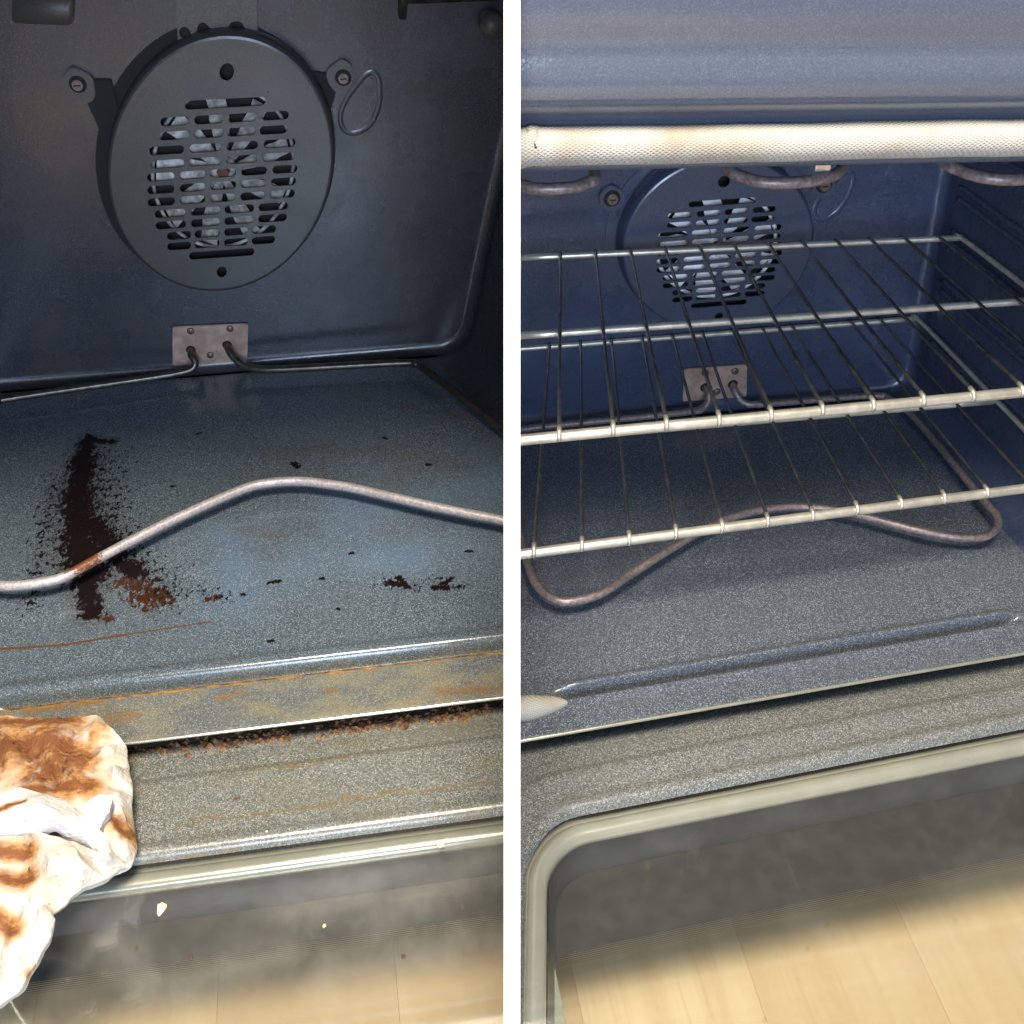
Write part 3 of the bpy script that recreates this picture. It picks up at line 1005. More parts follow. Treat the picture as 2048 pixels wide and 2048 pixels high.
tab(ovL, [(-0.141, 0.354), (-0.127, 0.368), (-0.108, 0.356), (-0.111, 0.334), (-0.123, 0.328), (-0.137, 0.340)], (-0.1249, 0.3497), DL,
    [(-0.112, 0.353), (-0.092, 0.352), (-0.09, 0.30), (-0.114, 0.295), (-0.121, 0.331)])
tab(ovL, [(0.124, 0.350), (0.142, 0.362), (0.152, 0.356), (0.152, 0.336), (0.138, 0.322), (0.126, 0.335)], (0.1417, 0.3423), DL,
    [(0.126, 0.347), (0.10, 0.352), (0.11, 0.29), (0.122, 0.30), (0.134, 0.330)])
# pressed drop-shaped bead beside the right tab
bead = spline([(0.1495, 0.326, 0), (0.1685, 0.344, 0), (0.1785, 0.338, 0), (0.1775, 0.312, 0), (0.166, 0.290, 0), (0.148, 0.281, 0), (0.136, 0.288, 0), (0.136, 0.306, 0)], 6, True)
ovL.mesh('pressed_bead', *tube([(p.x, DL + 0.0066, p.y) for p in bead], 0.0073, 16, True), 'enamel_cavity')


def plate(ctx, c, D, holes, rivets):
    pl = sharp(ctx.mesh('element_plate', *slab_xz(round_poly(c, 0.003), D - 0.001, D - 0.004, 0.0006), 'plate_copper'))
    for x, z in holes:
        ctx.mesh('hole', *disc((x, D, z), 0.0058, D - 0.0038, D - 0.0052, 14), 'hole_black', pl)
    for x, z in rivets:
        ctx.mesh('rivet', *disc((x, D, z), 0.0042, D - 0.0038, D - 0.0062, 14), 'screw_steel', pl)


plate(ovL, [(-0.0969, 0.0105), (-0.0080, 0.0085), (0.0012, 0.0603), (-0.0867, 0.0640)], DL, [(-0.0715, 0.031), (-0.028, 0.034)], [(-0.067, 0.057), (-0.021, 0.056), (-0.05, 0.022)])
# broil element mounts at the top of the back wall
pb = sharp(ovL.mesh('broil_bracket', *slab_xz(round_poly([(-0.020, 0.381), (0.000, 0.392), (0.004, 0.402), (0.010, 0.404), (0.016, 0.396), (0.03, 0.394), (0.036, 0.403), (0.046, 0.403), (0.052, 0.389), (0.060, 0.387), (0.066, 0.43), (-0.012, 0.43)], 0.004), DL - 0.002, DL - 0.006), 'bracket_grey'))
ovL.mesh('bracket_hole', *disc((-0.0105, DL, 0.3945), 0.0055, DL - 0.005, DL - 0.0068), 'hole_black', pb)
ovL.mesh('broil_clip', *slab_xz(round_poly([(-0.172, 0.411), (-0.116, 0.406), (-0.108, 0.432), (-0.164, 0.436)], 0.006), DL - 0.002, DL - 0.007), 'bracket_grey')
ovL.mesh('broil_clip', *slab_xz(round_poly([(0.203, 0.398), (0.211, 0.396), (0.213, 0.412), (0.330, 0.411), (0.330, 0.44), (0.205, 0.44)], 0.003), DL - 0.002, DL - 0.007), 'element_dark')
ovL.mesh('lamp_holder', *tube([(0.297, DL - 0.006, 0.392), (0.297, DL - 0.03, 0.392)], 0.0125, 14), 'bracket_grey')
# rack guides pressed into the side wall
for z in (0.105, 0.119, 0.175, 0.189, 0.245, 0.259, 0.315, 0.329):
    X = 0.262 + 0.215 * z + 0.030
    ovL.mesh('rack_guide', *tube(spline([(X + 0.003, 0.395, z), (X - 0.0006, 0.388, z), (X + 0.0706, 0.2, z), (X + 0.133, 0.05, z)], 6), 0.0030, 8), 'enamel_cavity')
# bake element
frontL = [(-0.255, 0.140, 0.020), (-0.243, 0.121, 0.020), (-0.2240, 0.1133, 0.020), (-0.2070, 0.1112, 0.020), (-0.1878, 0.1117, 0.020), (-0.1655, 0.1172, 0.020), (-0.1379, 0.1383, 0.020), (-0.1017, 0.1650, 0.020), (-0.0627, 0.1912, 0.020),
          (-0.0032, 0.2249, 0.020), (0.0250, 0.2310, 0.020), (0.0537, 0.2290, 0.020), (0.0830, 0.2195, 0.020), (0.1134, 0.2064, 0.020), (0.1883, 0.1658, 0.020), (0.2552, 0.1330, 0.020), (0.30, 0.11, 0.02)]
ovL.mesh('bake_element', *tube(spline(frontL, 8), 0.0050, 12), 'element_front', label='bare grey front bend of the bake element')
backL = [(-0.0715, DL - 0.003, 0.031), (-0.0700, DL - 0.016, 0.0305), (-0.0665, DL - 0.022, 0.024), (-0.0720, DL - 0.026, 0.0175), (-0.0900, DL - 0.029, 0.0155), (-0.1200, DL - 0.033, 0.015), (-0.2681, 0.4455, 0.015), (-0.290, 0.437, 0.0155), (-0.297, 0.415, 0.016), (-0.295, 0.33, 0.017), (-0.270, 0.165, 0.019), (-0.255, 0.140, 0.020)]
ovL.mesh('bake_element', *tube(spline(backL, 8), 0.0045, 12), 'element_dark')
backR = [(-0.028, DL - 0.003, 0.034), (-0.0255, DL - 0.016, 0.0335), (-0.0200, DL - 0.023, 0.026), (-0.0100, DL - 0.029, 0.0185), (0.0060, DL - 0.035, 0.0158), (0.0400, DL - 0.039, 0.015), (0.1750, 0.4500, 0.015), (0.1950, 0.4440, 0.015), (0.2050, 0.4300, 0.015), (0.2786, 0.2900, 0.017), (0.33, 0.18, 0.02)]
ovL.mesh('bake_element', *tube(spline(backR, 8), 0.0045, 12), 'element_dark')
dL = door(ovL, -0.235, 0.42, -0.1787, -0.52, 0.04, 0.0797, 0.036, ident, 'enamel_door_dirty', 'glass_dirty', -0.238, -0.020)
# crumbs baked into the hinge gap
cr = random.Random(5)
v, f = [], []
for i in range(2600):
    x = cr.uniform(-0.20, 0.26)
    if mnoise.noise(Vector((x * 42, 0, 1.3))) + 0.5 * mnoise.noise(Vector((x * 130, 4, 1.3))) < cr.uniform(-0.6, 0.4):
        continue
    y = -0.0672 + cr.gauss(0, 0.0040)
    if y < -0.080 or y > -0.052:
        continue
    s = 0.0004 + 0.0030 * cr.random() ** 2.2 * (1.3 if cr.random() < 0.2 else 0.8)
    z = -0.0262
    b0 = len(v)
    for k in range(6):
        t = 2 * math.pi * k / 6 + cr.random() * 0.5
        v.append((x + s * 1.5 * math.cos(t) * cr.uniform(0.6, 1.2), y + s * math.sin(t) * cr.uniform(0.6, 1.2), z))
    v.append((x + cr.uniform(-s, s) * 0.3, y, z + s * cr.uniform(0.5, 1.5)))
    f += [(b0 + k, b0 + (k + 1) % 6, b0 + 6) for k in range(6)]
ovL.mesh('baked_crumbs', v, f, 'crust', dL, smooth=False, kind='stuff')

# loose crumbs


def crumb(name, label, c, s, mat, group=None, seed=1, flat=0.5):
    ct = Ctx('L', name, label, 'crumb', c, group)
    q = random.Random(seed)
    b_ = bmesh.new()
    bmesh.ops.create_icosphere(b_, subdivisions=2, radius=1)
    for vv in b_.verts:
        k = 0.75 + 0.7 * (mnoise.noise(vv.co * 1.7 + Vector((seed * 3.3, 0, 0))) + 0.25 * q.uniform(-1, 1))
        vv.co = Vector((vv.co.x * s[0] * k, vv.co.y * s[1] * k, max(-0.4, vv.co.z) * flat * min(s) * k))
    b_.verts.index_update()
    v_ = [Vector(c) + vv.co + Vector((0, 0, 0.4 * flat * min(s))) for vv in b_.verts]
    f_ = [tuple(x.index for x in fc.verts) for fc in b_.faces]
    b_.free()
    ct.mesh('flake', v_, f_, mat, smooth=False)


ZG = -0.0250
crumb('food_crumb', 'larger pale yellow crumb lying on the dirty door glass beside the paper', (-0.0585, -0.2185, ZG), (0.0042, 0.0062), 'crumb', 'loose crumbs', 1)
crumb('food_crumb', 'pale crumb at the upper right of the dirty door glass', (0.1545, -0.1965, ZG), (0.0034, 0.0048), 'crumb', 'loose crumbs', 2)
crumb('food_crumb', 'small brown splinter-shaped crumb on the speckled door frame of the dirty oven', (-0.0045, -0.1315, -0.0202), (0.0040, 0.0014), 'crumb_dark', 'loose crumbs', 3)
crumb('food_crumb', 'tiny white speck at the inner edge of the dirty door frame', (0.0200, -0.1690, -0.0168), (0.0011, 0.0011), 'crumb', 'loose crumbs', 4)

crumb('food_crumb', 'dark brown crumb low on the dirty door glass, right of the paper', (-0.034, -0.262, ZG), (0.0018, 0.0023), 'crumb_dark', 'loose crumbs', 5)
crumb('food_crumb', 'brown speck near the bottom right corner of the dirty door glass', (0.118, -0.285, ZG), (0.0020, 0.0025), 'crumb_dark', 'loose crumbs', 6)
crumb('food_crumb', 'small tan crumb in the middle of the dirty door glass', (0.062, -0.252, ZG), (0.0014, 0.0018), 'crumb', 'loose crumbs', 7)

# crumpled, grease-stained kitchen paper on the open door
PO = (-0.14, -0.17, -0.0165)
pt = Ctx('L', 'paper_towel', 'crumpled white kitchen paper smeared with orange-brown grease on the dirty oven door', 'paper towel', PO)


def papermat(name, brown, dark, base, amt=2.0):
    m_, nt_, out_ = newmat(name)
    co_ = vm(nt_, 'ADD', objco(nt_), PO)
    p_ = flat2(nt_, co_)
    n1_ = noi(nt_, p_, 46.0, 6.0, 0.62, 0.4)
    n2_ = noi(nt_, stretch(nt_, co_, (1, 1.6, 1)), 140.0, 5.0, 0.65)
    b_ = segfield(nt_, p_, brown)
    bm_ = sm(nt_, ma(nt_, 'ADD', b_, ma(nt_, 'MULTIPLY', ma(nt_, 'SUBTRACT', n1_, 0.5), amt * 1.3)), -0.25, 0.75)
    deep = sm(nt_, ma(nt_, 'ADD', b_, ma(nt_, 'MULTIPLY', ma(nt_, 'SUBTRACT', n2_, 0.5), 1.8)), 0.25, 0.9)
    cst = mixc(nt_, deep, (0.40, 0.21, 0.075), (0.17, 0.066, 0.026))
    c_ = mixc(nt_, bm_, base, cst)
    if dark:
        dk_ = segfield(nt_, p_, dark)
        n3_ = noi(nt_, stretch(nt_, p_, (1.5, 0.9, 1), 0.9), 150.0, 6.0, 0.7, 0.6)
        dm_ = sm(nt_, ma(nt_, 'ADD', ma(nt_, 'MULTIPLY', dk_, 0.5), ma(nt_, 'MULTIPLY', ma(nt_, 'SUBTRACT', n3_, 0.5), 2.6)), 0.46, 0.9)
        c_ = mixc(nt_, dm_, c_, (0.05, 0.022, 0.014))
    dots = noi(nt_, co_, 900.0, 2.0)
    wr = ma(nt_, 'ABSOLUTE', ma(nt_, 'SUBTRACT', noi(nt_, stretch(nt_, co_, (1.0, 1.4, 1.0), 0.6), 75.0, 4.0, 0.6, 0.5), 0.5))
    ev = nt_.nodes.new('ShaderNodeTexVoronoi')
    ev.inputs['Scale'].default_value = 260
    ev.inputs['Randomness'].default_value = 0.25
    put(nt_, ev.inputs['Vector'], co_)
    hgt = ma(nt_, 'ADD', ma(nt_, 'MULTIPLY', dots, 0.12), ma(nt_, 'MULTIPLY', wr, 3.0))
    hgt = ma(nt_, 'ADD', hgt, ma(nt_, 'MULTIPLY', sm(nt_, ev.outputs['Distance'], 0.15, 0.55), 0.28))
    pr_ = principled(nt_, out_, c_, 0.75, 0, bump(nt_, hgt, 0.55, 0.0016), spec=0.2)
    pr_.inputs['Subsurface Weight'].default_value = 0.0
    M[name] = m_


WHT = (0.53, 0.495, 0.44)
papermat('paper_stained', [(-0.20, -0.080, -0.140, -0.085, 0.040), (-0.15, -0.110, -0.125, -0.105, 0.034), (-0.16, -0.13, -0.112, -0.128, 0.018), (-0.20, -0.050, -0.135, -0.060, 0.018), (-0.087, -0.164, -0.083, -0.172, 0.012)],
         [(-0.133, -0.085, -0.131, -0.108, 0.012), (-0.175, -0.082, -0.150, -0.10, 0.022), (-0.165, -0.115, -0.13, -0.12, 0.02)], WHT)
papermat('paper_fold', [(-0.20, -0.150, -0.15, -0.155, 0.004)], None, (0.56, 0.545, 0.535), 1.0)
papermat('paper_lower', [(-0.190, -0.178, -0.150, -0.182, 0.013), (-0.165, -0.20, -0.145, -0.206, 0.012)], [(-0.1477, -0.1725, -0.1472, -0.2072, 0.005)], WHT, 1.1)
papermat('paper_front', [(-0.155, -0.244, -0.142, -0.256, 0.011), (-0.13, -0.284, -0.118, -0.272, 0.004)], None, WHT, 0.9)


# each sheet: its outline and the ridges and hollows of its folds (X, Y, height)
SHEETS = [
    ('stained_sheet', [(-0.2076, -0.0344, 0.008), (-0.1843, -0.0423, 0.012), (-0.16, -0.0487, 0.012), (-0.1304, -0.0533, 0.014), (-0.1143, -0.0576, 0.014), (-0.1002, -0.0718, 0.012), (-0.0905, -0.0869, 0.008), (-0.0862, -0.1056, 0.004), (-0.0826, -0.1328, 0.002), (-0.0795, -0.1559, 0), (-0.0761, -0.174, -0.004), (-0.0791, -0.1905, -0.006), (-0.0877, -0.1974, -0.006), (-0.1043, -0.2026, 0.0), (-0.1234, -0.1964, 0.01), (-0.1615, -0.1711, 0.012), (-0.1811, -0.1652, 0.012)],
     [(-0.1132, -0.0745, 0.026), (-0.1013, -0.0961, 0.028), (-0.0943, -0.1179, 0.026), (-0.0872, -0.142, 0.024), (-0.0852, -0.1544, 0.016), (-0.1261, -0.066, 0.014), (-0.1136, -0.088, 0.012), (-0.105, -0.1103, 0.01), (-0.0971, -0.1317, 0.012), (-0.1635, -0.0699, 0.024), (-0.1702, -0.0748, 0.015), (-0.1424, -0.0782, 0.028), (-0.136, -0.0812, 0.012), (-0.1459, -0.0987, 0.026), (-0.1615, -0.0981, 0.014), (-0.1317, -0.1151, 0.024), (-0.1191, -0.111, 0.018), (-0.1172, -0.1358, 0.022), (-0.1396, -0.1203, 0.014), (-0.1516, -0.1304, 0.022), (-0.1069, -0.145, 0.02), (-0.0943, -0.1702, 0.02), (-0.0897, -0.1611, 0.014), (-0.0815, -0.1594, 0.014), (-0.0796, -0.1743, 0.01), (-0.0852, -0.176, 0.016), (-0.0885, -0.1854, 0.012), (-0.0805, -0.1898, 0.004), (-0.0968, -0.1639, 0.028), (-0.1885, -0.0627, 0.02), (-0.179, -0.0919, 0.026), (-0.1814, -0.1105, 0.018)]),
    ('fold', [(-0.1824, -0.1313, 0.03), (-0.1621, -0.136, 0.032), (-0.1393, -0.1426, 0.034), (-0.1205, -0.1543, 0.032), (-0.1053, -0.1668, 0.03), (-0.0906, -0.186, 0.028), (-0.087, -0.1949, 0.024), (-0.0905, -0.1966, 0.018), (-0.1012, -0.1901, 0.02), (-0.1193, -0.1803, 0.022), (-0.1406, -0.1726, 0.024), (-0.1581, -0.1713, 0.024), (-0.1767, -0.1697, 0.024)],
     [(-0.1536, -0.1619, 0.046), (-0.1327, -0.1653, 0.05), (-0.1163, -0.179, 0.048), (-0.101, -0.1911, 0.044), (-0.0907, -0.1982, 0.036), (-0.1658, -0.1543, 0.04), (-0.1466, -0.1687, 0.034), (-0.1276, -0.1773, 0.036), (-0.1081, -0.1887, 0.03)]),
    ('flap', [(-0.1162, -0.1623, 0.026), (-0.1059, -0.1581, 0.032), (-0.098, -0.152, 0.034), (-0.0894, -0.1527, 0.03), (-0.0903, -0.1649, 0.03), (-0.094, -0.1772, 0.028), (-0.0989, -0.1875, 0.026), (-0.1056, -0.1767, 0.028)],
     [(-0.0981, -0.1665, 0.036), (-0.1001, -0.1761, 0.032)]),
    ('lower_sheet', [(-0.1787, -0.1653, 0.02), (-0.1589, -0.1698, 0.022), (-0.1401, -0.1727, 0.026), (-0.1179, -0.1832, 0.026), (-0.09, -0.1985, 0.024), (-0.0871, -0.1923, 0.02), (-0.0813, -0.1948, -0.002), (-0.095, -0.2034, 0.0), (-0.1104, -0.2152, 0.006), (-0.118, -0.2298, 0.012), (-0.123, -0.2376, 0.016), (-0.1291, -0.2303, 0.02), (-0.1411, -0.2239, 0.02), (-0.1502, -0.2219, 0.02), (-0.1683, -0.219, 0.02)],
     [(-0.1529, -0.1808, 0.012), (-0.1543, -0.1955, 0.01), (-0.1383, -0.1937, 0.02), (-0.1321, -0.1877, 0.03), (-0.1195, -0.2056, 0.042), (-0.1055, -0.2065, 0.04), (-0.0963, -0.2094, 0.03), (-0.1099, -0.2215, 0.036), (-0.1183, -0.2304, 0.032), (-0.1331, -0.2155, 0.022), (-0.0919, -0.2026, 0.014), (-0.1041, -0.2162, 0.022), (-0.15, -0.1742, 0.014), (-0.1675, -0.1852, 0.014)]),
    ('front_fold', [(-0.1605, -0.2292, 0.04), (-0.1421, -0.2333, 0.042), (-0.1277, -0.2362, 0.042), (-0.1198, -0.2424, 0.04), (-0.1156, -0.2517, 0.034), (-0.1182, -0.2622, 0.028), (-0.1235, -0.2721, 0.024), (-0.1293, -0.2816, 0.02), (-0.1395, -0.2915, 0.014), (-0.1555, -0.3003, 0.01)],
     [(-0.1316, -0.2441, 0.05), (-0.1211, -0.2506, 0.05), (-0.1165, -0.2597, 0.046), (-0.1293, -0.2458, 0.038), (-0.1262, -0.2584, 0.034), (-0.1415, -0.2404, 0.032), (-0.1409, -0.2526, 0.03), (-0.149, -0.2489, 0.03), (-0.1337, -0.2666, 0.036), (-0.1198, -0.2721, 0.042), (-0.1242, -0.2794, 0.04), (-0.1371, -0.2706, 0.036), (-0.1344, -0.2838, 0.03), (-0.1445, -0.2844, 0.03)]),
]
PAPER = {'stained_sheet': 'paper_stained', 'fold': 'paper_fold', 'flap': 'paper_fold', 'lower_sheet': 'paper_lower', 'front_fold': 'paper_front'}


def sheet(name, outline, inner, mat_):
    from mathutils.geometry import delaunay_2d_cdt
    pts = outline + inner
    nb = len(outline)
    co2 = [Vector((p[0], p[1])) for p in pts]
    ed = [(i_, (i_ + 1) % nb) for i_ in range(nb)]
    v2, _, f2, _, _, _ = delaunay_2d_cdt(co2, ed, [], 1, 1e-6)
    b_ = bmesh.new()
    for q in v2:
        k = min(range(len(pts)), key=lambda n_: (co2[n_] - q).length)
        b_.verts.new((q.x, q.y, pts[k][2]))
    b_.verts.ensure_lookup_table()
    for fc in f2:
        b_.faces.new([b_.verts[t] for t in fc])
    bmesh.ops.subdivide_edges(b_, edges=b_.edges[:], cuts=1, use_grid_fill=True)
    bmesh.ops.smooth_vert(b_, verts=[q for q in b_.verts if not q.is_boundary], factor=0.35, use_axis_x=True, use_axis_y=True, use_axis_z=True)
    bmesh.ops.subdivide_edges(b_, edges=b_.edges[:], cuts=2, use_grid_fill=True)
    bmesh.ops.smooth_vert(b_, verts=b_.verts[:], factor=0.3, use_axis_x=True, use_axis_y=True, use_axis_z=True)
    for q in b_.verts:
        c_ = q.co
        w = mnoise.noise(c_ * 55 + Vector((len(name), 0, 0)))
        w2 = abs(mnoise.noise(c_ * 110 + Vector((0, len(name), 3)))) - 0.2
        q.co.z += 0.0028 * w + 0.0030 * w2
        q.co.x += 0.0018 * mnoise.noise(c_ * 80 + Vector((5, 5, 5)))
        q.co.y += 0.0018 * mnoise.noise(c_ * 80 + Vector((9, 1, 5)))
    # turned-under edge
    cen = sum((q.co for q in b_.verts), Vector()) / len(b_.verts)
    for dz, sh_ in ((-0.0007, 0.0), (-0.0012, 0.025), (-0.0060, 0.10)):
        be = [e for e in b_.edges if e.is_boundary]
        g = bmesh.ops.extrude_edge_only(b_, edges=be)['geom']
        for q in g:
            if isinstance(q, bmesh.types.BMVert):
                d_ = (cen - q.co)
                q.co = Vector((q.co.x + d_.x * sh_, q.co.y + d_.y * sh_, max(q.co.z + dz, -0.0155)))
    b_.verts.index_update()
    vs = [q.co.copy() for q in b_.verts]
    fs = [tuple(t.index for t in fc.verts) for fc in b_.faces]
    b_.free()
    return sharp(pt.mesh(name, vs, fs, mat_), 50)


for nm, ol, inn in SHEETS:
    sheet(nm, ol, inn, PAPER[nm])

# =================================================================== RIGHT: clean oven
DR = 0.38286


def warpF(x, y):
    k = 0.056 if y <= 0 else 0.056 * max(0.0, 1 - y / 0.33)
    return (x, y + k * (x + 0.03))


def warpD(x, y):
    return (x + 0.19 * min(0.0, y + 0.13), y + 0.066 * (x + 0.03))


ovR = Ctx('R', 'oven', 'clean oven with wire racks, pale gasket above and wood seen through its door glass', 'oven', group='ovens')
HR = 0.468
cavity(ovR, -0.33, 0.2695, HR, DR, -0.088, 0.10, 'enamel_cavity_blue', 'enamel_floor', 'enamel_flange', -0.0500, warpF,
       [(-0.02, 0.0), (-0.006, 0.0), (-0.002, 0.0030), (0.001, 0.0044), (0.004, 0.0034), (0.0055, -0.0040), (0.0070, -0.0130), (0.0110, -0.0135), (0.0128, -0.0060), (0.0146, -0.0004), (0.0170, 0.0018), (0.021, 0.0012), (0.026, 0.0)], (-0.219, 0.189))
front_frame(ovR, -0.33, 0.46, HR, 'enamel_head', -0.088, -0.045)
body(ovR, -0.33, 0.46, HR, DR)
fan(ovR, -0.0005, 0.2155, 0.1035, 0.0985, -0.105, DR, 0.024, 'enamel_cover_blue', 0.31, 'fan_metal_bright')
tab(ovR, [(0.098, 0.270), (0.110, 0.282), (0.122, 0.276), (0.122, 0.260), (0.108, 0.250), (0.097, 0.262)], (0.110, 0.268), DR, [(0.098, 0.27), (0.06, 0.30), (0.09, 0.22), (0.104, 0.25)])
tab(ovR, [(-0.125, 0.276), (-0.113, 0.284), (-0.099, 0.274), (-0.099, 0.260), (-0.110, 0.252), (-0.124, 0.262)], (-0.112, 0.269), DR, [(-0.10, 0.27), (-0.06, 0.30), (-0.085, 0.22), (-0.106, 0.25)])
bead = spline([(0.118, 0.262, 0), (0.134, 0.277, 0), (0.143, 0.271, 0), (0.141, 0.251, 0), (0.131, 0.233, 0), (0.117, 0.227, 0), (0.108, 0.233, 0), (0.108, 0.247, 0)], 6, True)
ovR.mesh('pressed_bead', *tube([(p.x, DR + 0.0050, p.y) for p in bead], 0.0058, 16, True), 'enamel_cavity_blue')
plate(ovR, [(-0.0125, 0.0135), (0.0645, 0.0122), (0.0590, 0.0568), (-0.0156, 0.0578)], DR, [(0.012, 0.031), (0.045, 0.032)], [(0.010, 0.051), (0.045, 0.050), (0.027, 0.024)])
for z in (0.085, 0.097, 0.150, 0.162, 0.208, 0.220, 0.256, 0.268, 0.32, 0.332):
    X = 0.2695 - 0.088 * z
    ovR.mesh('rack_guide', *tube(spline([(X + 0.003, 0.345, z), (X, 0.338, z), (X + 0.0148, 0.2, z), (X + 0.034, 0.04, z)], 6), 0.0030, 8), 'enamel_cavity_blue')
elR = [(0.012, DR - 0.003, 0.031), (0.013, DR - 0.014, 0.030), (0.012, DR - 0.020, 0.022), (0.004, DR - 0.024, 0.016), (-0.020, DR - 0.027, 0.015), (-0.20, DR - 0.030, 0.015), (-0.224, DR - 0.04, 0.015), (-0.236, 0.32, 0.016),
       (-0.238, 0.20, 0.019), (-0.2375, 0.1350, 0.020), (-0.2345, 0.1000, 0.020), (-0.2240, 0.0790, 0.020), (-0.2077, 0.0713, 0.020), (-0.1779, 0.0766, 0.020), (-0.1443, 0.0973, 0.020), (-0.0660, 0.1445, 0.020), (-0.0140, 0.1657, 0.020), (0.0396, 0.1700, 0.020), (0.0879, 0.1559, 0.020),
       (0.1617, 0.1100, 0.020), (0.2035, 0.0958, 0.020), (0.2259, 0.1020, 0.020), (0.2400, 0.1220, 0.020), (0.2390, 0.1558, 0.020), (0.236, 0.30, 0.017), (0.226, DR - 0.04, 0.015), (0.205, DR - 0.028, 0.015), (0.080, DR - 0.025, 0.015), (0.055, DR - 0.021, 0.017), (0.046, DR - 0.014, 0.027), (0.045, DR - 0.003, 0.032)]
ovR.mesh('bake_element', *tube(spline(elR, 8), 0.0041, 12), 'element_pink')
# broil element hairpins under the ceiling
brA = [(-0.262, 0.33, 0.405), (-0.255, 0.16, 0.402), (-0.244, 0.124, 0.400), (-0.222, 0.115, 0.400), (-0.199, 0.121, 0.400), (-0.188, 0.15, 0.402), (-0.186, 0.34, 0.41), (-0.17, 0.365, 0.412), (-0.11, 0.365, 0.412), (-0.092, 0.34, 0.41), (-0.090, 0.15, 0.402), (-0.078, 0.110, 0.400),
       (-0.054, 0.099, 0.400), (-0.026, 0.101, 0.400), (-0.004, 0.116, 0.400), (0.002, 0.15, 0.402), (0.006, 0.34, 0.41), (0.02, 0.365, 0.412), (0.055, 0.365, 0.412), (0.072, 0.34, 0.41), (0.076, 0.135, 0.402), (0.084, 0.100, 0.400), (0.100, 0.082, 0.400), (0.125, 0.078, 0.40), (0.155, 0.085, 0.400), (0.170, 0.12, 0.402), (0.172, 0.33, 0.41)]
ovR.mesh('broil_element', *tube(spline(brA, 8), 0.0045, 12), 'element_pink')
ovR.mesh('element_hanger', *box(-0.030, -0.018, 0.104, 0.112, 0.4045, 0.46, 0.001), 'chrome_wire', smooth=False)
# woven gasket round the opening
T = -0.045
gk = [(-0.2290, -0.0300, 0.001), (-0.2400, -0.0310, 0.0015), (-0.2560, -0.0330, 0.0025), (-0.2760, -0.0340, 0.008), (-0.2920, -0.0250, 0.030), (-0.2960, -0.0230, 0.08), (-0.2960, -0.0230, 0.44), (-0.290, -0.022, 0.478), (-0.2650, -0.0210, 0.4880), (-0.25, -0.0205, 0.4868), (-0.10, -0.0200, 0.4800), (0.05, -0.02, 0.4733), (0.20, -0.020, 0.4665), (0.36, -0.020, 0.4593), (0.410, -0.021, 0.452), (0.425, -0.022, 0.43), (0.43, -0.023, 0.10), (0.42, -0.022, 0.03)]
gp = [p_ + Vector((0, 0.0012 * mnoise.noise(p_ * 30), 0.0016 * mnoise.noise(p_ * 22 + Vector((4, 0, 0))))) for p_ in spline(gk, 8)]
ovR.mesh('gasket', *tube(gp, 0.0112, 16, rfun=lambda t: 0.0112 * min(1.0, 0.10 + (t / 0.16) ** 0.7)), 'gasket_braid')
dR = door(ovR, -0.2835, 0.42, -0.1135, -0.47, 0.045, 0.0460, 0.036, warpD, 'enamel_door', 'glass_clean', -0.202, -0.020, 'pale_bright')
ovR.mesh('pane_strip', *box(-0.306, -0.276, -0.40, -0.208, -0.066, -0.0645, 0.0004), 'strip_pale', dR, smooth=False)  # pale strip lying between the panes of the right door

# ------------------------------------------------------------------ wire racks in the clean oven


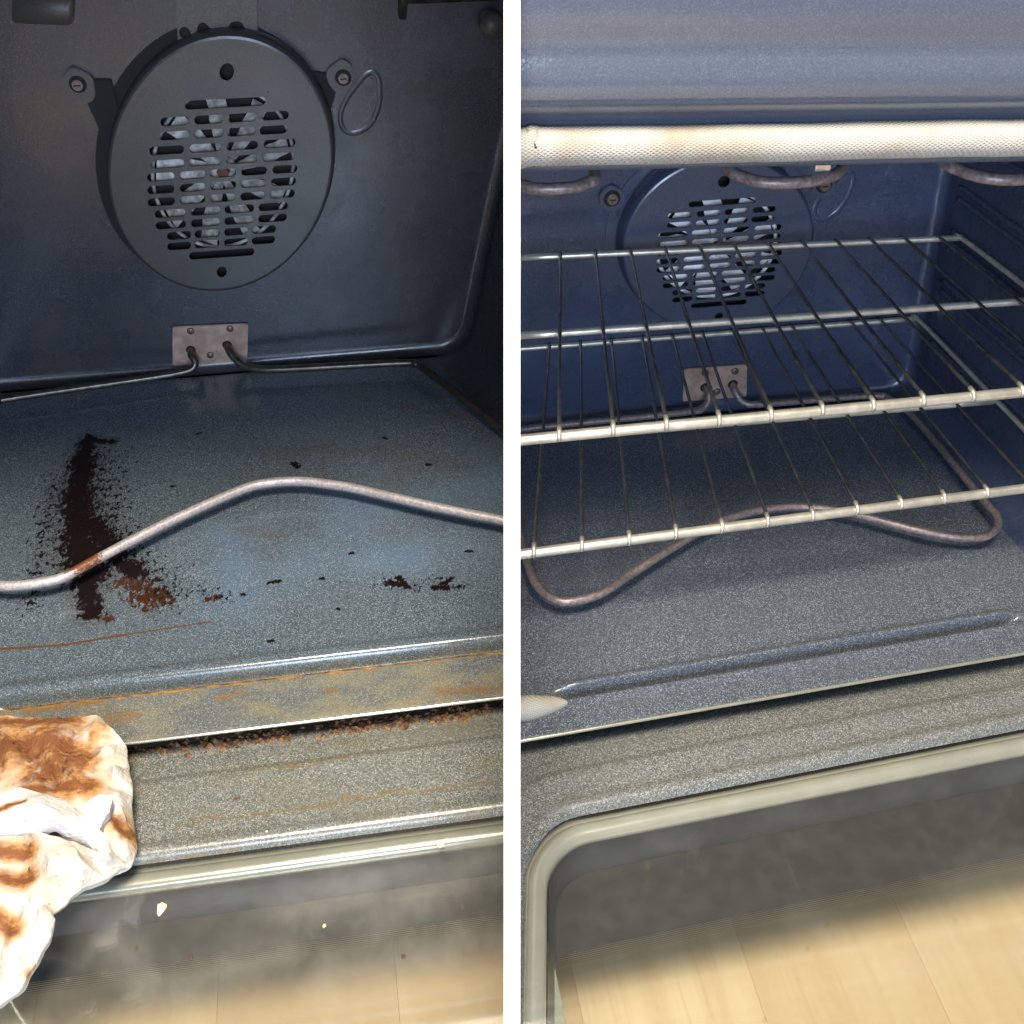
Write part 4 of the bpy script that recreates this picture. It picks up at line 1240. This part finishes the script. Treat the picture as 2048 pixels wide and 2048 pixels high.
def rack(label, z, nw, f0, fs_, b0, bs_, yf, yb, xm, fr):
    """fr/mr/br: front, middle and back rail as (x0,y0,x1,y1)"""
    rk = Ctx('R', 'wire_rack', label, 'oven rack', (0.0, 0.2, z), 'wire racks in the clean oven')
    (F, Mi, B) = fr

    def rail(name, e, r_, dz, mat_, n=14):
        pts = [(e[0] + (e[2] - e[0]) * i / n, e[1] + (e[3] - e[1]) * i / n, z + dz) for i in range(n + 1)]
        rk.mesh(name, *tube(pts, r_, 10), mat_)
    rail('front_rail', F, 0.0046, -0.0040, 'chrome_wire')
    rail('middle_rail', Mi, 0.0036, -0.0042, 'chrome_wire')
    rail('back_rail', B, 0.0032, -0.0036, 'chrome_wire')

    def at(e, x):
        return e[1] + (e[3] - e[1]) * (x - e[0]) / (e[2] - e[0])
    for k in range(nw):
        xf, xb = f0 + fs_ * k, b0 + bs_ * k
        y1, y2 = at(F, xf), at(B, xb)
        u = (xb - xf) / (y2 - y1)
        w = rk.mesh('wire', *tube([(xf + u * (y - y1), y, z + dz) for y, dz in ((y1 - 0.0035, -0.004), (y1 - 0.003, -0.0006), (y1 - 0.001, 0.0012), (y1 + 0.004, 0.0018), (y1 + 0.012, 0.0016), ((y1 + y2) / 2, 0.0), (y2 - 0.004, 0.0), (y2 + 0.003, -0.001))], 0.0017, 8), 'shaded_wire')
        rk.mesh('wire_end', *tube([(xf + u * (y - y1), y, z + dz) for y, dz in ((y1 - 0.0042, -0.005), (y1 - 0.0036, -0.0008), (y1 - 0.001, 0.0014), (y1 + 0.005, 0.0019))], 0.0021, 8), 'chrome_wire', w)
    # side wires joining front and back
    for sx in (xm[0], xm[1]):
        rk.mesh('side_wire', *tube(spline([(sx[0], at(F, sx[0]) + 0.0, z - 0.003), (sx[0] + (sx[1] - sx[0]) * 0.05, at(F, sx[0]) + 0.02, z - 0.001), (sx[1], at(B, sx[1]) - 0.02, z - 0.001), (sx[1] - 0.004, at(B, sx[1]), z - 0.0036)], 6), 0.0026, 8), 'chrome_wire')


rack('upper wire rack of the clean oven, its back rail crossing the fan grille', 0.235, 12, -0.229, 0.0426, -0.171, 0.0347, 0.044, 0.33, (((-0.268), (-0.215)), (0.262, 0.236)),
     ((-0.268, 0.0421, 0.262, 0.0436), (-0.240, 0.1957, 0.250, 0.1825), (-0.215, 0.3396, 0.236, 0.3130)))
rack('lower wire rack of the clean oven, its front rail just above the bake element bend', 0.105, 12, -0.245, 0.0421, -0.1705, 0.0342, 0.06, 0.375, (((-0.266), (-0.212)), (0.262, 0.250)),
     ((-0.266, 0.0537, 0.262, 0.0720), (-0.240, 0.216, 0.256, 0.208), (-0.212, 0.3817, 0.252, 0.3754)))
